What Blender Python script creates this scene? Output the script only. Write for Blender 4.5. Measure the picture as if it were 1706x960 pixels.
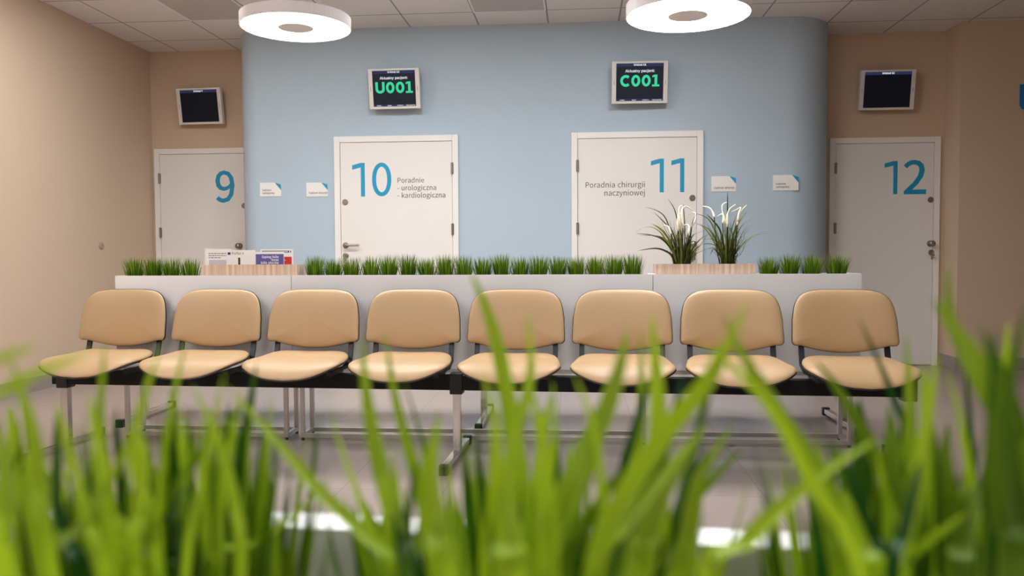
import bpy, bmesh, math, random
from mathutils import Vector, Matrix, Euler
PI = math.pi
for o in list(bpy.data.objects): bpy.data.objects.remove(o, do_unlink=True)
S = bpy.context.scene
C = S.collection

# ---------------------------------------------------------------- camera
F_PX, YAW, PITCH, ROLL, CAM_H = 1356.05, 0.082, 0.041, -0.005, 1.026
CY, SY = math.cos(YAW), math.sin(YAW)
W_ = Vector((-SY*math.cos(PITCH), CY*math.cos(PITCH), -math.sin(PITCH)))
R0 = Vector((CY, SY, 0)); U0 = R0.cross(W_)
R_ = R0*math.cos(ROLL)+U0*math.sin(ROLL); U_ = -R0*math.sin(ROLL)+U0*math.cos(ROLL)
cam = bpy.data.cameras.new('camera'); camo = bpy.data.objects.new('camera', cam); C.objects.link(camo)
cam.sensor_width = 36; cam.lens = F_PX/1706*36
m = Matrix.Identity(4)
for i in range(3): m[i][0] = R_[i]; m[i][1] = U_[i]; m[i][2] = -W_[i]
m[2][3] = CAM_H
camo.matrix_world = m
cam.clip_start = 0.02
cam.dof.use_dof = True; cam.dof.focus_distance = 4.6; cam.dof.aperture_fstop = 9.5
S.camera = camo

# ---------------------------------------------------------------- world, exposure
w = bpy.data.worlds.new('world'); S.world = w; w.use_nodes = True
w.node_tree.nodes['Background'].inputs[0].default_value = (0.8, 0.85, 1, 1)
w.node_tree.nodes['Background'].inputs[1].default_value = 0.03
S.view_settings.view_transform = 'Standard'; S.view_settings.look = 'None'
S.view_settings.exposure = 0.76; S.view_settings.gamma = 1; S.view_settings.use_curve_mapping = False
LAMP = 16.0
PANEL_L = 20.0         # emission strength of the added, unseen square ceiling panels

def ray(x, y): return W_+R_*((x-853)/F_PX)-U_*((y-480)/F_PX)
def aty(x, y, Y):
    d = ray(x, y); return Vector((0, 0, CAM_H))+d*(Y/d.y)
def atz(x, y, z):
    d = ray(x, y); return Vector((0, 0, CAM_H))+d*((z-CAM_H)/d.z)
def atx(x, y, X):
    d = ray(x, y); return Vector((0, 0, CAM_H))+d*(X/d.x)

# ---------------------------------------------------------------- materials
def lin(c):
    f = lambda v: v/12.92 if v <= .04045 else ((v+.055)/1.055)**2.4
    return tuple(f(v/255) for v in c)+(1,)
def mat(name, rgb, rough=.6, metal=0, bump=0, bscale=200, var=0, vscale=3, spec=.5, coat=0, trans=0, attr=None):
    mt = bpy.data.materials.new(name); mt.use_nodes = True
    nt = mt.node_tree; b = nt.nodes['Principled BSDF']
    b.inputs['Base Color'].default_value = lin(rgb); b.inputs['Roughness'].default_value = rough
    b.inputs['Metallic'].default_value = metal; b.inputs['Specular IOR Level'].default_value = spec
    b.inputs['Coat Weight'].default_value = coat
    tc = nt.nodes.new('ShaderNodeTexCoord')
    if var:
        n = nt.nodes.new('ShaderNodeTexNoise'); n.inputs['Scale'].default_value = vscale; n.inputs['Detail'].default_value = 4
        nt.links.new(tc.outputs['Object'], n.inputs['Vector'])
        mr = nt.nodes.new('ShaderNodeMapRange'); mr.inputs[3].default_value = 1-var; mr.inputs[4].default_value = 1+var
        nt.links.new(n.outputs[0], mr.inputs[0])
        h = nt.nodes.new('ShaderNodeHueSaturation'); h.inputs['Color'].default_value = lin(rgb)
        nt.links.new(mr.outputs[0], h.inputs['Value']); nt.links.new(h.outputs[0], b.inputs['Base Color'])
    if bump:
        n = nt.nodes.new('ShaderNodeTexNoise'); n.inputs['Scale'].default_value = bscale; n.inputs['Detail'].default_value = 2
        nt.links.new(tc.outputs['Object'], n.inputs['Vector'])
        bp = nt.nodes.new('ShaderNodeBump'); bp.inputs['Strength'].default_value = bump; bp.inputs['Distance'].default_value = .002
        nt.links.new(n.outputs[0], bp.inputs['Height']); nt.links.new(bp.outputs[0], b.inputs['Normal'])
    return mt
def emis(name, rgb, s):
    mt = bpy.data.materials.new(name); mt.use_nodes = True; nt = mt.node_tree
    b = nt.nodes['Principled BSDF']; b.inputs['Base Color'].default_value = (0.01, .01, .012, 1)
    b.inputs['Roughness'].default_value = .5; b.inputs['Specular IOR Level'].default_value = .12
    b.inputs['Emission Color'].default_value = lin(rgb); b.inputs['Emission Strength'].default_value = s
    return mt

BEIGE = mat('beige_paint', (207, 181, 155), .75, bump=.15, bscale=120)
BLUE = mat('blue_paint', (178, 194, 206), .7, bump=.15, bscale=120)
WHITE = mat('white_lacquer', (236, 231, 226), .4)
DOORW = mat('white_door', (232, 226, 220), .45, bump=.05, bscale=90)
PANEL = mat('white_planter_panel', (232, 228, 226), .35)
LEATHER = mat('beige_leatherette', (180, 148, 109), .42, bump=.25, bscale=420, var=.03, vscale=6, spec=.45)
BLACK = mat('black_plastic', (22, 22, 24), .45)
BLKMET = mat('black_painted_steel', (12, 12, 14), .5, spec=.25)
CHROME = mat('chrome', (215, 212, 208), .14, metal=1)
SILVER = mat('silver_painted_tube', (205, 200, 195), .35, metal=.6)
STEEL = mat('brushed_steel', (150, 140, 132), .32, metal=.9)
CYAN = mat('cyan_vinyl', (18, 150, 192), .5)
INK = mat('dark_grey_print', (70, 68, 70), .6)
GREYC = mat('grey_plastic', (226, 220, 212), .45)
SLOT = mat('grey_slot', (120, 112, 104), .6)
LAMPW = mat('lamp_white', (238, 232, 234), .5)
LAMPC = mat('lamp_centre_grey', (240, 236, 236), .5)
OFFW = mat('off_white_paint', (222, 214, 204), .7)
SOIL = mat('dark_foam_soil', (34, 30, 22), .9, bump=.6, bscale=150)
PAPER = mat('white_paper', (232, 228, 222), .6)
PURPLE = mat('purple_print', (92, 84, 150), .5, var=.12, vscale=20)
RED = mat('red_print', (205, 48, 42), .5)
NAVY = mat('navy_print', (38, 36, 96), .5)
PALEBL = mat('pale_lilac_print', (196, 190, 200), .6)
DARKPR = mat('dark_print', (50, 42, 40), .5)
STOP = mat('beige_rubber', (165, 140, 118), .6)
BASEB = mat('grey_tile_skirting', (150, 138, 130), .4, var=.05, vscale=5)
FLOWER = mat('cream_petal', (226, 217, 190), .5)
GLOW = emis('lamp_diffuser', (248, 252, 255), LAMP)
GLOWU = emis('added_uplight_glow', (248, 252, 255), 9.0)  # added upward emitter, lifts the ceiling brightness
GLOWP = emis('added_panel_diffuser', (248, 252, 255), PANEL_L)
SCR = emis('screen_dark', (30, 36, 50), .35)
SCROFF = emis('screen_off', (12, 16, 26), .25)
SCRBAR = emis('screen_header_bar', (48, 56, 96), .38)
SCRW = emis('screen_white_text', (245, 245, 250), .52)
SCRG = emis('screen_green_text', (60, 232, 168), .5)

def grid_math(nt, coord, axis, off, pitch, wid):
    sep = nt.nodes.new('ShaderNodeSeparateXYZ'); nt.links.new(coord, sep.inputs[0])
    def mth(op, a, b=None, c=None):
        n = nt.nodes.new('ShaderNodeMath'); n.operation = op
        for i, v in enumerate((a, b, c)):
            if v is None: continue
            if isinstance(v, (int, float)): n.inputs[i].default_value = v
            else: nt.links.new(v, n.inputs[i])
        return n.outputs[0]
    a = mth('SUBTRACT', sep.outputs[axis], off); a = mth('DIVIDE', a, pitch); a = mth('FRACT', a)
    a = mth('SUBTRACT', a, .5); a = mth('ABSOLUTE', a)
    return mth('GREATER_THAN', a, .5-wid/2/pitch[axis] if isinstance(pitch, tuple) else .5-wid/2/pitch), mth
def tile_mat(name, rgb, linergb, x0, y0, px, py, wid, rough, var, vscale, bump=0, metal=0, depth=.003):
    mt = mat(name, rgb, rough); nt = mt.node_tree; b = nt.nodes['Principled BSDF']
    geo = nt.nodes.new('ShaderNodeNewGeometry')
    gx, mth = grid_math(nt, geo.outputs['Position'], 0, x0, px, wid)
    gy, _ = grid_math(nt, geo.outputs['Position'], 1, y0, py, wid)
    g = mth('MAXIMUM', gx, gy)
    n = nt.nodes.new('ShaderNodeTexNoise'); n.inputs['Scale'].default_value = vscale; n.inputs['Detail'].default_value = 6
    nt.links.new(geo.outputs['Position'], n.inputs['Vector'])
    mr = nt.nodes.new('ShaderNodeMapRange'); mr.inputs[3].default_value = 1-var; mr.inputs[4].default_value = 1+var
    nt.links.new(n.outputs[0], mr.inputs[0])
    h = nt.nodes.new('ShaderNodeHueSaturation'); h.inputs['Color'].default_value = lin(rgb); nt.links.new(mr.outputs[0], h.inputs['Value'])
    mx = nt.nodes.new('ShaderNodeMix'); mx.data_type = 'RGBA'; nt.links.new(g, mx.inputs[0])
    nt.links.new(h.outputs[0], mx.inputs[6]); mx.inputs[7].default_value = lin(linergb); nt.links.new(mx.outputs[2], b.inputs['Base Color'])
    inv = mth('SUBTRACT', 1.0, g)
    bp = nt.nodes.new('ShaderNodeBump'); bp.inputs['Strength'].default_value = .5; bp.inputs['Distance'].default_value = depth
    nt.links.new(inv, bp.inputs['Height']); nt.links.new(bp.outputs[0], b.inputs['Normal'])
    return mt
FLOORM = tile_mat('taupe_floor_tiles', (158, 142, 134), (120, 108, 102), -1.04, 5.29, .455, .91, .004, .3, .06, 2.5)
CEILM = tile_mat('ceiling_tiles', (226, 220, 216), (158, 150, 146), -3.858, 6.096, .6, .6, .014, .85, .015, 30)  # grey T-bar lines, with their shadow line put into the colour

def wood_mat():
    mt = mat('pale_striped_wood', (212, 184, 160), .5); nt = mt.node_tree; b = nt.nodes['Principled BSDF']
    tc = nt.nodes.new('ShaderNodeTexCoord'); mp = nt.nodes.new('ShaderNodeMapping'); mp.inputs['Scale'].default_value = (60, 60, 1.2)
    nt.links.new(tc.outputs['Object'], mp.inputs[0])
    n = nt.nodes.new('ShaderNodeTexNoise'); n.inputs['Scale'].default_value = 1; n.inputs['Detail'].default_value = 4
    nt.links.new(mp.outputs[0], n.inputs['Vector'])
    r = nt.nodes.new('ShaderNodeValToRGB'); r.color_ramp.elements[0].position = .35; r.color_ramp.elements[1].position = .65
    r.color_ramp.elements[0].color = lin((190, 160, 136)); r.color_ramp.elements[1].color = lin((224, 198, 176))
    nt.links.new(n.outputs[0], r.inputs[0]); nt.links.new(r.outputs[0], b.inputs['Base Color']); return mt
WOOD = wood_mat()
def perf_mat():
    mt = mat('perforated_metal', (150, 138, 128), .5); nt = mt.node_tree; b = nt.nodes['Principled BSDF']
    tc = nt.nodes.new('ShaderNodeTexCoord'); v = nt.nodes.new('ShaderNodeTexVoronoi'); v.inputs['Scale'].default_value = 75; v.inputs['Randomness'].default_value = 0
    nt.links.new(tc.outputs['Object'], v.inputs['Vector'])
    r = nt.nodes.new('ShaderNodeValToRGB'); r.color_ramp.elements[0].position = .3; r.color_ramp.elements[1].position = .36
    r.color_ramp.elements[0].color = lin((95, 88, 82)); r.color_ramp.elements[1].color = lin((190, 182, 176))
    nt.links.new(v.outputs['Distance'], r.inputs[0]); nt.links.new(r.outputs[0], b.inputs['Base Color']); return mt
PERF = perf_mat()
def leaf_mat(name, c0, c1, transl=.45, rough=.45):
    mt = bpy.data.materials.new(name); mt.use_nodes = True; nt = mt.node_tree; b = nt.nodes['Principled BSDF']
    out = nt.nodes['Material Output']
    at = nt.nodes.new('ShaderNodeAttribute'); at.attribute_name = 'tint'
    r = nt.nodes.new('ShaderNodeValToRGB'); r.color_ramp.elements[0].color = lin(c0); r.color_ramp.elements[1].color = lin(c1)
    nt.links.new(at.outputs['Fac'], r.inputs[0]); nt.links.new(r.outputs[0], b.inputs['Base Color'])
    b.inputs['Roughness'].default_value = rough; b.inputs['Specular IOR Level'].default_value = .3
    t = nt.nodes.new('ShaderNodeBsdfTranslucent'); nt.links.new(r.outputs[0], t.inputs[0])
    mx = nt.nodes.new('ShaderNodeMixShader'); mx.inputs[0].default_value = transl
    nt.links.new(b.outputs[0], mx.inputs[1]); nt.links.new(t.outputs[0], mx.inputs[2]); nt.links.new(mx.outputs[0], out.inputs[0])
    return mt
GRASS = leaf_mat('artificial_grass', (30, 78, 12), (178, 206, 34), .34)
LEAF = leaf_mat('dark_long_leaf', (34, 50, 20), (128, 130, 54), .25)

# ---------------------------------------------------------------- mesh helpers
def obj(name, bm, material, parent=None, smooth=False, bevel=0, label=None):
    me = bpy.data.meshes.new(name)
    bmesh.ops.recalc_face_normals(bm, faces=bm.faces) if not getattr(bm, 'norecalc', False) else None
    bm.to_mesh(me); bm.free()
    o = bpy.data.objects.new(name, me); C.objects.link(o)
    me.materials.append(material)
    if smooth:
        for p in me.polygons: p.use_smooth = True
    if bevel:
        md = o.modifiers.new('bevel', 'BEVEL'); md.width = bevel; md.segments = 2; md.limit_method = 'ANGLE'
    if parent: o.parent = parent
    if label: o['label'] = label
    return o
def thing(name, label, cat, loc=(0, 0, 0), rotz=0, group=None):
    o = bpy.data.objects.new(name, None); C.objects.link(o); o.empty_display_size = .05
    o.location = loc; o.rotation_euler = (0, 0, rotz); o['label'] = label; o['category'] = cat
    if group: o['group'] = group
    return o
def tag(o, label, cat, group=None):
    o['label'] = label; o['category'] = cat
    if group: o['group'] = group
    return o
def box(bm, x0, x1, y0, y1, z0, z1, M=None):
    vs = [bm.verts.new(Vector(p) if M is None else M @ Vector(p)) for p in ((x0, y0, z0), (x1, y0, z0), (x1, y1, z0), (x0, y1, z0), (x0, y0, z1), (x1, y0, z1), (x1, y1, z1), (x0, y1, z1))]
    for f in ((0, 3, 2, 1), (4, 5, 6, 7), (0, 1, 5, 4), (1, 2, 6, 5), (2, 3, 7, 6), (3, 0, 4, 7)): bm.faces.new([vs[i] for i in f])
    return bm
def B(*a, **k): return box(bmesh.new(), *a, **k)
def cyl(bm, p0, p1, r, n=24, r1=None):
    p0, p1 = Vector(p0), Vector(p1); d = (p1-p0); q = d.to_track_quat('Z', 'Y').to_matrix(); r1 = r if r1 is None else r1
    a = [bm.verts.new(p0+q @ Vector((r*math.cos(2*PI*i/n), r*math.sin(2*PI*i/n), 0))) for i in range(n)]
    b = [bm.verts.new(p1+q @ Vector((r1*math.cos(2*PI*i/n), r1*math.sin(2*PI*i/n), 0))) for i in range(n)]
    for i in range(n): bm.faces.new((a[i], a[(i+1) % n], b[(i+1) % n], b[i]))
    bm.faces.new(a[::-1]); bm.faces.new(b); return bm
def lathe(bm, c, axis, prof, n=28):
    """prof: (distance along axis, radius)"""
    q = Vector(axis).to_track_quat('Z', 'Y').to_matrix(); c = Vector(c); rings = []
    for d, r in prof:
        if r < 1e-6: rings.append([bm.verts.new(c+q @ Vector((0, 0, d)))])
        else: rings.append([bm.verts.new(c+q @ Vector((r*math.cos(2*PI*i/n), r*math.sin(2*PI*i/n), d))) for i in range(n)])
    for a, b in zip(rings, rings[1:]):
        for i in range(n):
            j = (i+1) % n
            if len(a) == 1: bm.faces.new((a[0], b[i], b[j])) if len(b) > 1 else None
            elif len(b) == 1: bm.faces.new((a[i], a[j], b[0]))
            else: bm.faces.new((a[i], a[j], b[j], b[i]))
    return bm
def tube(bm, pts, r, n=10):
    pts = [Vector(p) for p in pts]; rings = []
    for i, p in enumerate(pts):
        t = (pts[min(i+1, len(pts)-1)]-pts[max(i-1, 0)]).normalized(); q = t.to_track_quat('Z', 'Y').to_matrix()
        rr = r[i] if isinstance(r, (list, tuple)) else r
        rings.append([bm.verts.new(p+q @ Vector((rr*math.cos(2*PI*k/n), rr*math.sin(2*PI*k/n), 0))) for k in range(n)])
    for a, b in zip(rings, rings[1:]):
        for i in range(n): bm.faces.new((a[i], a[(i+1) % n], b[(i+1) % n], b[i]))
    bm.faces.new(rings[0][::-1]); bm.faces.new(rings[-1]); return bm
def prism(bm, poly, y0, y1):
    """polygon in XZ extruded along Y"""
    a = [bm.verts.new((x, y0, z)) for x, z in poly]; b = [bm.verts.new((x, y1, z)) for x, z in poly]; n = len(poly)
    for i in range(n): bm.faces.new((a[i], a[(i+1) % n], b[(i+1) % n], b[i]))
    bm.faces.new(a[::-1]); bm.faces.new(b); return bm
def ribbon(bm, pts, wd, y0, y1, closed=False):
    """flat stroke in XZ"""
    n = len(pts); L = []; Rr = []
    for i, (x, z) in enumerate(pts):
        if closed: a, b = pts[(i-1) % n], pts[(i+1) % n]
        else: a, b = pts[max(i-1, 0)], pts[min(i+1, n-1)]
        dx, dz = b[0]-a[0], b[1]-a[1]; l = math.hypot(dx, dz) or 1; nx, nz = -dz/l*wd/2, dx/l*wd/2
        L.append((x+nx, z+nz)); Rr.append((x-nx, z-nz))
    rng = range(n) if closed else range(n-1)
    V = [[bm.verts.new((p[0], y, p[1])) for p in P] for y in (y0, y1) for P in (L, Rr)]
    for i in rng:
        j = (i+1) % n
        bm.faces.new((V[0][i], V[0][j], V[1][j], V[1][i])); bm.faces.new((V[2][i], V[3][i], V[3][j], V[2][j]))
        bm.faces.new((V[0][i], V[2][i], V[2][j], V[0][j])); bm.faces.new((V[1][i], V[1][j], V[3][j], V[3][i]))
    if not closed:
        for i in (0, n-1): bm.faces.new((V[0][i], V[1][i], V[3][i], V[2][i]))
    return bm
# glyph outlines: advance, contours (x, y, x, y, ...)
G_SANS = {"P":[222,[[35,0,68,0,68,102,110,102,160,111,192,137,204,181,192,226,159,250,109,257,35,257],[68,129,68,230,104,230,142,226,165,211,172,181,165,151,143,134,106,129]]],"o":[212,[[106,-5,150,7,182,41,194,95,182,149,150,183,106,195,63,183,31,149,18,95,31,41,63,7],[106,22,77,31,58,57,51,95,58,133,77,159,106,168,135,159,154,133,161,95,154,57,135,31]]],"r":[136,[[32,0,64,0,64,122,79,148,95,162,112,166,119,166,125,165,131,163,137,191,131,193,124,195,116,195,96,190,78,176,62,155,62,155,58,190,32,190]]],"a":[197,[[76,-5,99,-1,120,9,139,23,140,23,143,0,169,0,169,117,162,158,141,185,103,195,74,191,49,182,29,170,41,148,58,158,77,165,98,168,122,161,134,144,137,120,71,107,33,84,21,49,28,20,47,2],[85,21,68,24,56,34,51,51,59,73,87,89,137,99,137,46,120,32,103,24]]],"d":[217,[[97,-5,119,-1,138,9,155,22,156,22,159,0,185,0,185,279,153,279,153,206,154,173,138,185,121,192,101,195,60,183,30,148,19,95,28,41,55,7],[104,22,76,31,58,56,51,95,59,133,79,159,106,168,122,166,137,160,153,148,153,48,137,34,121,25]]],"n":[214,[[32,0,64,0,64,138,82,154,98,164,116,167,137,162,149,145,152,116,152,0,184,0,184,120,178,161,159,186,126,195,102,191,81,179,62,162,62,162,58,190,32,190]]],"i":[96,[[32,0,64,0,64,190,32,190],[48,229,59,232,67,239,70,251,67,262,59,269,48,271,37,269,30,262,27,251,30,239,37,232]]],"e":[194,[[109,-5,133,-2,154,5,172,15,160,36,146,28,130,23,113,21,81,29,59,52,50,88,178,88,179,106,170,153,145,184,103,195,62,183,31,148,18,95,31,41,63,7],[49,110,59,142,79,163,104,169,129,163,146,143,151,110]]],"u":[213,[[88,-5,112,0,132,12,151,30,152,30,154,0,181,0,181,190,149,190,149,55,132,37,115,26,97,23,77,28,65,45,62,74,62,190,29,190,29,70,36,29,55,4]]],"l":[99,[[66,-5,74,-4,79,-3,84,-2,80,23,73,22,69,23,66,28,64,36,64,279,32,279,32,38,36,15,47,0]]],"g":[197,[[96,-88,147,-78,181,-54,193,-22,185,4,163,19,126,23,89,23,69,26,59,33,56,44,57,53,62,61,68,67,77,63,86,61,96,60,131,68,156,91,166,126,164,142,158,155,150,166,189,166,189,190,123,190,115,193,106,194,96,195,61,187,35,163,25,127,29,106,38,89,50,76,50,75,40,66,32,54,29,39,31,26,37,15,46,8,46,6,31,-6,21,-21,18,-37,28,-64,55,-82],[96,82,76,87,61,103,56,127,61,151,76,166,96,172,117,166,131,151,137,127,131,103,116,87],[101,-65,71,-61,52,-50,46,-32,48,-21,54,-10,65,0,74,-2,82,-3,90,-3,123,-3,144,-5,157,-13,161,-27,154,-46,133,-60]]],"c":[179,[[107,-5,129,-2,150,7,169,19,155,41,142,31,127,25,110,22,79,31,59,57,51,95,59,133,80,159,111,168,125,166,137,160,149,152,165,173,150,184,132,192,110,195,64,183,31,149,18,95,30,41,62,7]]],"z":[166,[[12,0,156,0,156,26,53,26,153,173,153,190,23,190,23,164,112,164,12,17]]],"k":[193,[[32,0,64,0,64,50,99,92,155,0,190,0,118,113,181,190,146,190,65,90,64,90,64,279,32,279]]],"h":[213,[[32,0,64,0,64,138,82,154,98,164,116,167,137,162,149,145,152,116,152,0,184,0,184,120,178,161,159,186,126,195,102,191,81,179,63,163,64,202,64,279,32,279]]],"y":[182,[[35,-82,68,-73,91,-50,106,-16,178,190,147,190,112,85,97,31,95,31,76,85,38,190,5,190,81,0,77,-15,67,-36,53,-50,34,-56,29,-55,24,-54,19,-53,13,-78,19,-80,27,-81]]],"j":[96,[[12,-85,43,-77,59,-55,64,-22,64,190,33,190,33,-22,31,-42,24,-55,9,-59,3,-59,-4,-57,-9,-56,-15,-80,-8,-82,2,-84],[48,229,59,232,67,239,70,251,67,262,59,269,48,271,37,269,30,262,27,251,30,239,37,232]]],"w":[281,[[62,0,99,0,126,102,139,157,141,157,154,103,181,0,220,0,272,190,241,190,213,80,202,27,200,27,187,80,157,190,126,190,96,80,83,27,82,27,70,80,42,190,9,190]]],"G":[241,[[136,-5,168,-1,195,10,215,25,215,133,131,133,131,106,186,106,186,39,173,31,157,26,139,24,93,37,64,73,54,129,64,185,94,220,139,233,162,230,180,221,194,209,212,230,194,245,170,256,138,261,77,245,36,200,20,128,35,57,76,11]]],"b":[216,[[116,-5,157,8,187,42,199,98,190,149,164,183,123,195,102,191,82,182,63,168,64,202,64,279,32,279,32,0,58,0,61,20,62,20,79,7,98,-2],[111,22,97,24,81,30,64,42,64,142,82,156,99,165,115,168,144,159,160,135,165,98,158,57,139,31]]],"t":[132,[[92,-5,104,-4,116,-1,127,2,121,27,114,24,106,22,99,21,82,26,72,38,70,58,70,164,121,164,121,190,70,190,70,244,43,244,40,190,9,188,9,164,38,164,38,59,43,25,60,3]]],"s":[164,[[82,-5,120,3,143,24,151,52,142,81,120,98,93,110,73,118,58,128,52,143,56,156,68,166,88,170,103,168,117,162,131,153,146,173,130,184,110,192,87,195,52,188,29,168,22,141,30,115,51,97,77,86,98,78,114,66,120,50,116,35,104,24,83,20,62,23,44,31,27,43,11,22,31,8,56,-1]]],"2":[194,[[15,0,177,0,177,28,106,28,64,25,117,81,152,134,165,186,155,226,129,252,90,261,60,257,36,244,14,224,33,206,48,221,66,231,86,235,112,229,128,211,133,185,120,138,82,83,15,19]]],"9":[194,[[82,-5,128,10,162,56,175,139,164,207,133,248,89,261,52,251,26,222,15,178,24,133,49,106,86,97,107,101,128,112,145,129,135,66,112,32,81,22,65,24,50,31,38,42,20,22,37,8,57,-1],[145,155,127,136,109,125,91,121,66,128,51,148,46,178,51,209,67,229,89,236,117,227,136,200]]],":":[97,[[49,137,60,140,69,148,72,161,69,174,60,182,49,186,37,182,29,174,26,161,29,148,37,140],[49,-5,60,-1,69,7,72,20,69,32,60,41,49,44,37,41,29,32,26,20,29,7,37,-1]]],"-":[121,[[16,86,106,86,106,110,16,110]]],"S":[209,[[106,-5,153,5,183,31,194,68,187,100,168,122,141,137,104,153,84,162,68,175,62,196,68,215,84,228,110,233,132,230,151,222,168,209,185,230,164,246,139,257,110,261,68,252,39,228,29,193,37,162,57,141,81,127,118,111,140,101,155,87,161,65,154,44,136,29,107,24,81,28,57,39,36,56,17,33,42,13,72,0]]],"p":[217,[[32,-80,64,-80,64,-16,63,18,81,5,98,-2,116,-5,157,8,187,42,199,98,190,149,164,183,123,195,101,191,81,181,62,168,62,168,58,190,32,190],[111,22,97,24,81,30,64,42,64,142,82,156,99,165,115,168,144,159,160,135,165,98,158,57,139,31]]],"B":[230,[[35,0,117,0,168,8,202,33,214,75,208,105,189,126,162,137,162,138,183,150,195,170,200,194,188,230,157,250,111,257,35,257],[68,148,68,231,107,231,141,227,161,214,168,190,161,167,141,153,106,148],[68,26,68,123,112,123,151,118,174,102,182,76,174,48,150,31,112,26]]],"ó":[212,[[106,-5,150,7,182,41,194,95,182,149,150,183,106,195,63,183,31,149,18,95,31,41,63,7],[106,22,77,31,58,57,51,95,58,133,77,159,106,168,135,159,154,133,161,95,154,57,135,31],[100,224,162,284,139,305,84,240]]],"T":[210,[[89,0,121,0,121,229,199,229,199,257,11,257,11,229,89,229]]],"f":[114,[[12,164,37,164,37,0,69,0,69,164,110,164,110,190,69,190,69,220,72,241,81,253,96,258,103,257,110,255,118,252,125,277,115,280,104,282,93,283,62,276,43,254,37,221,37,190,12,188]]]}
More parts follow.
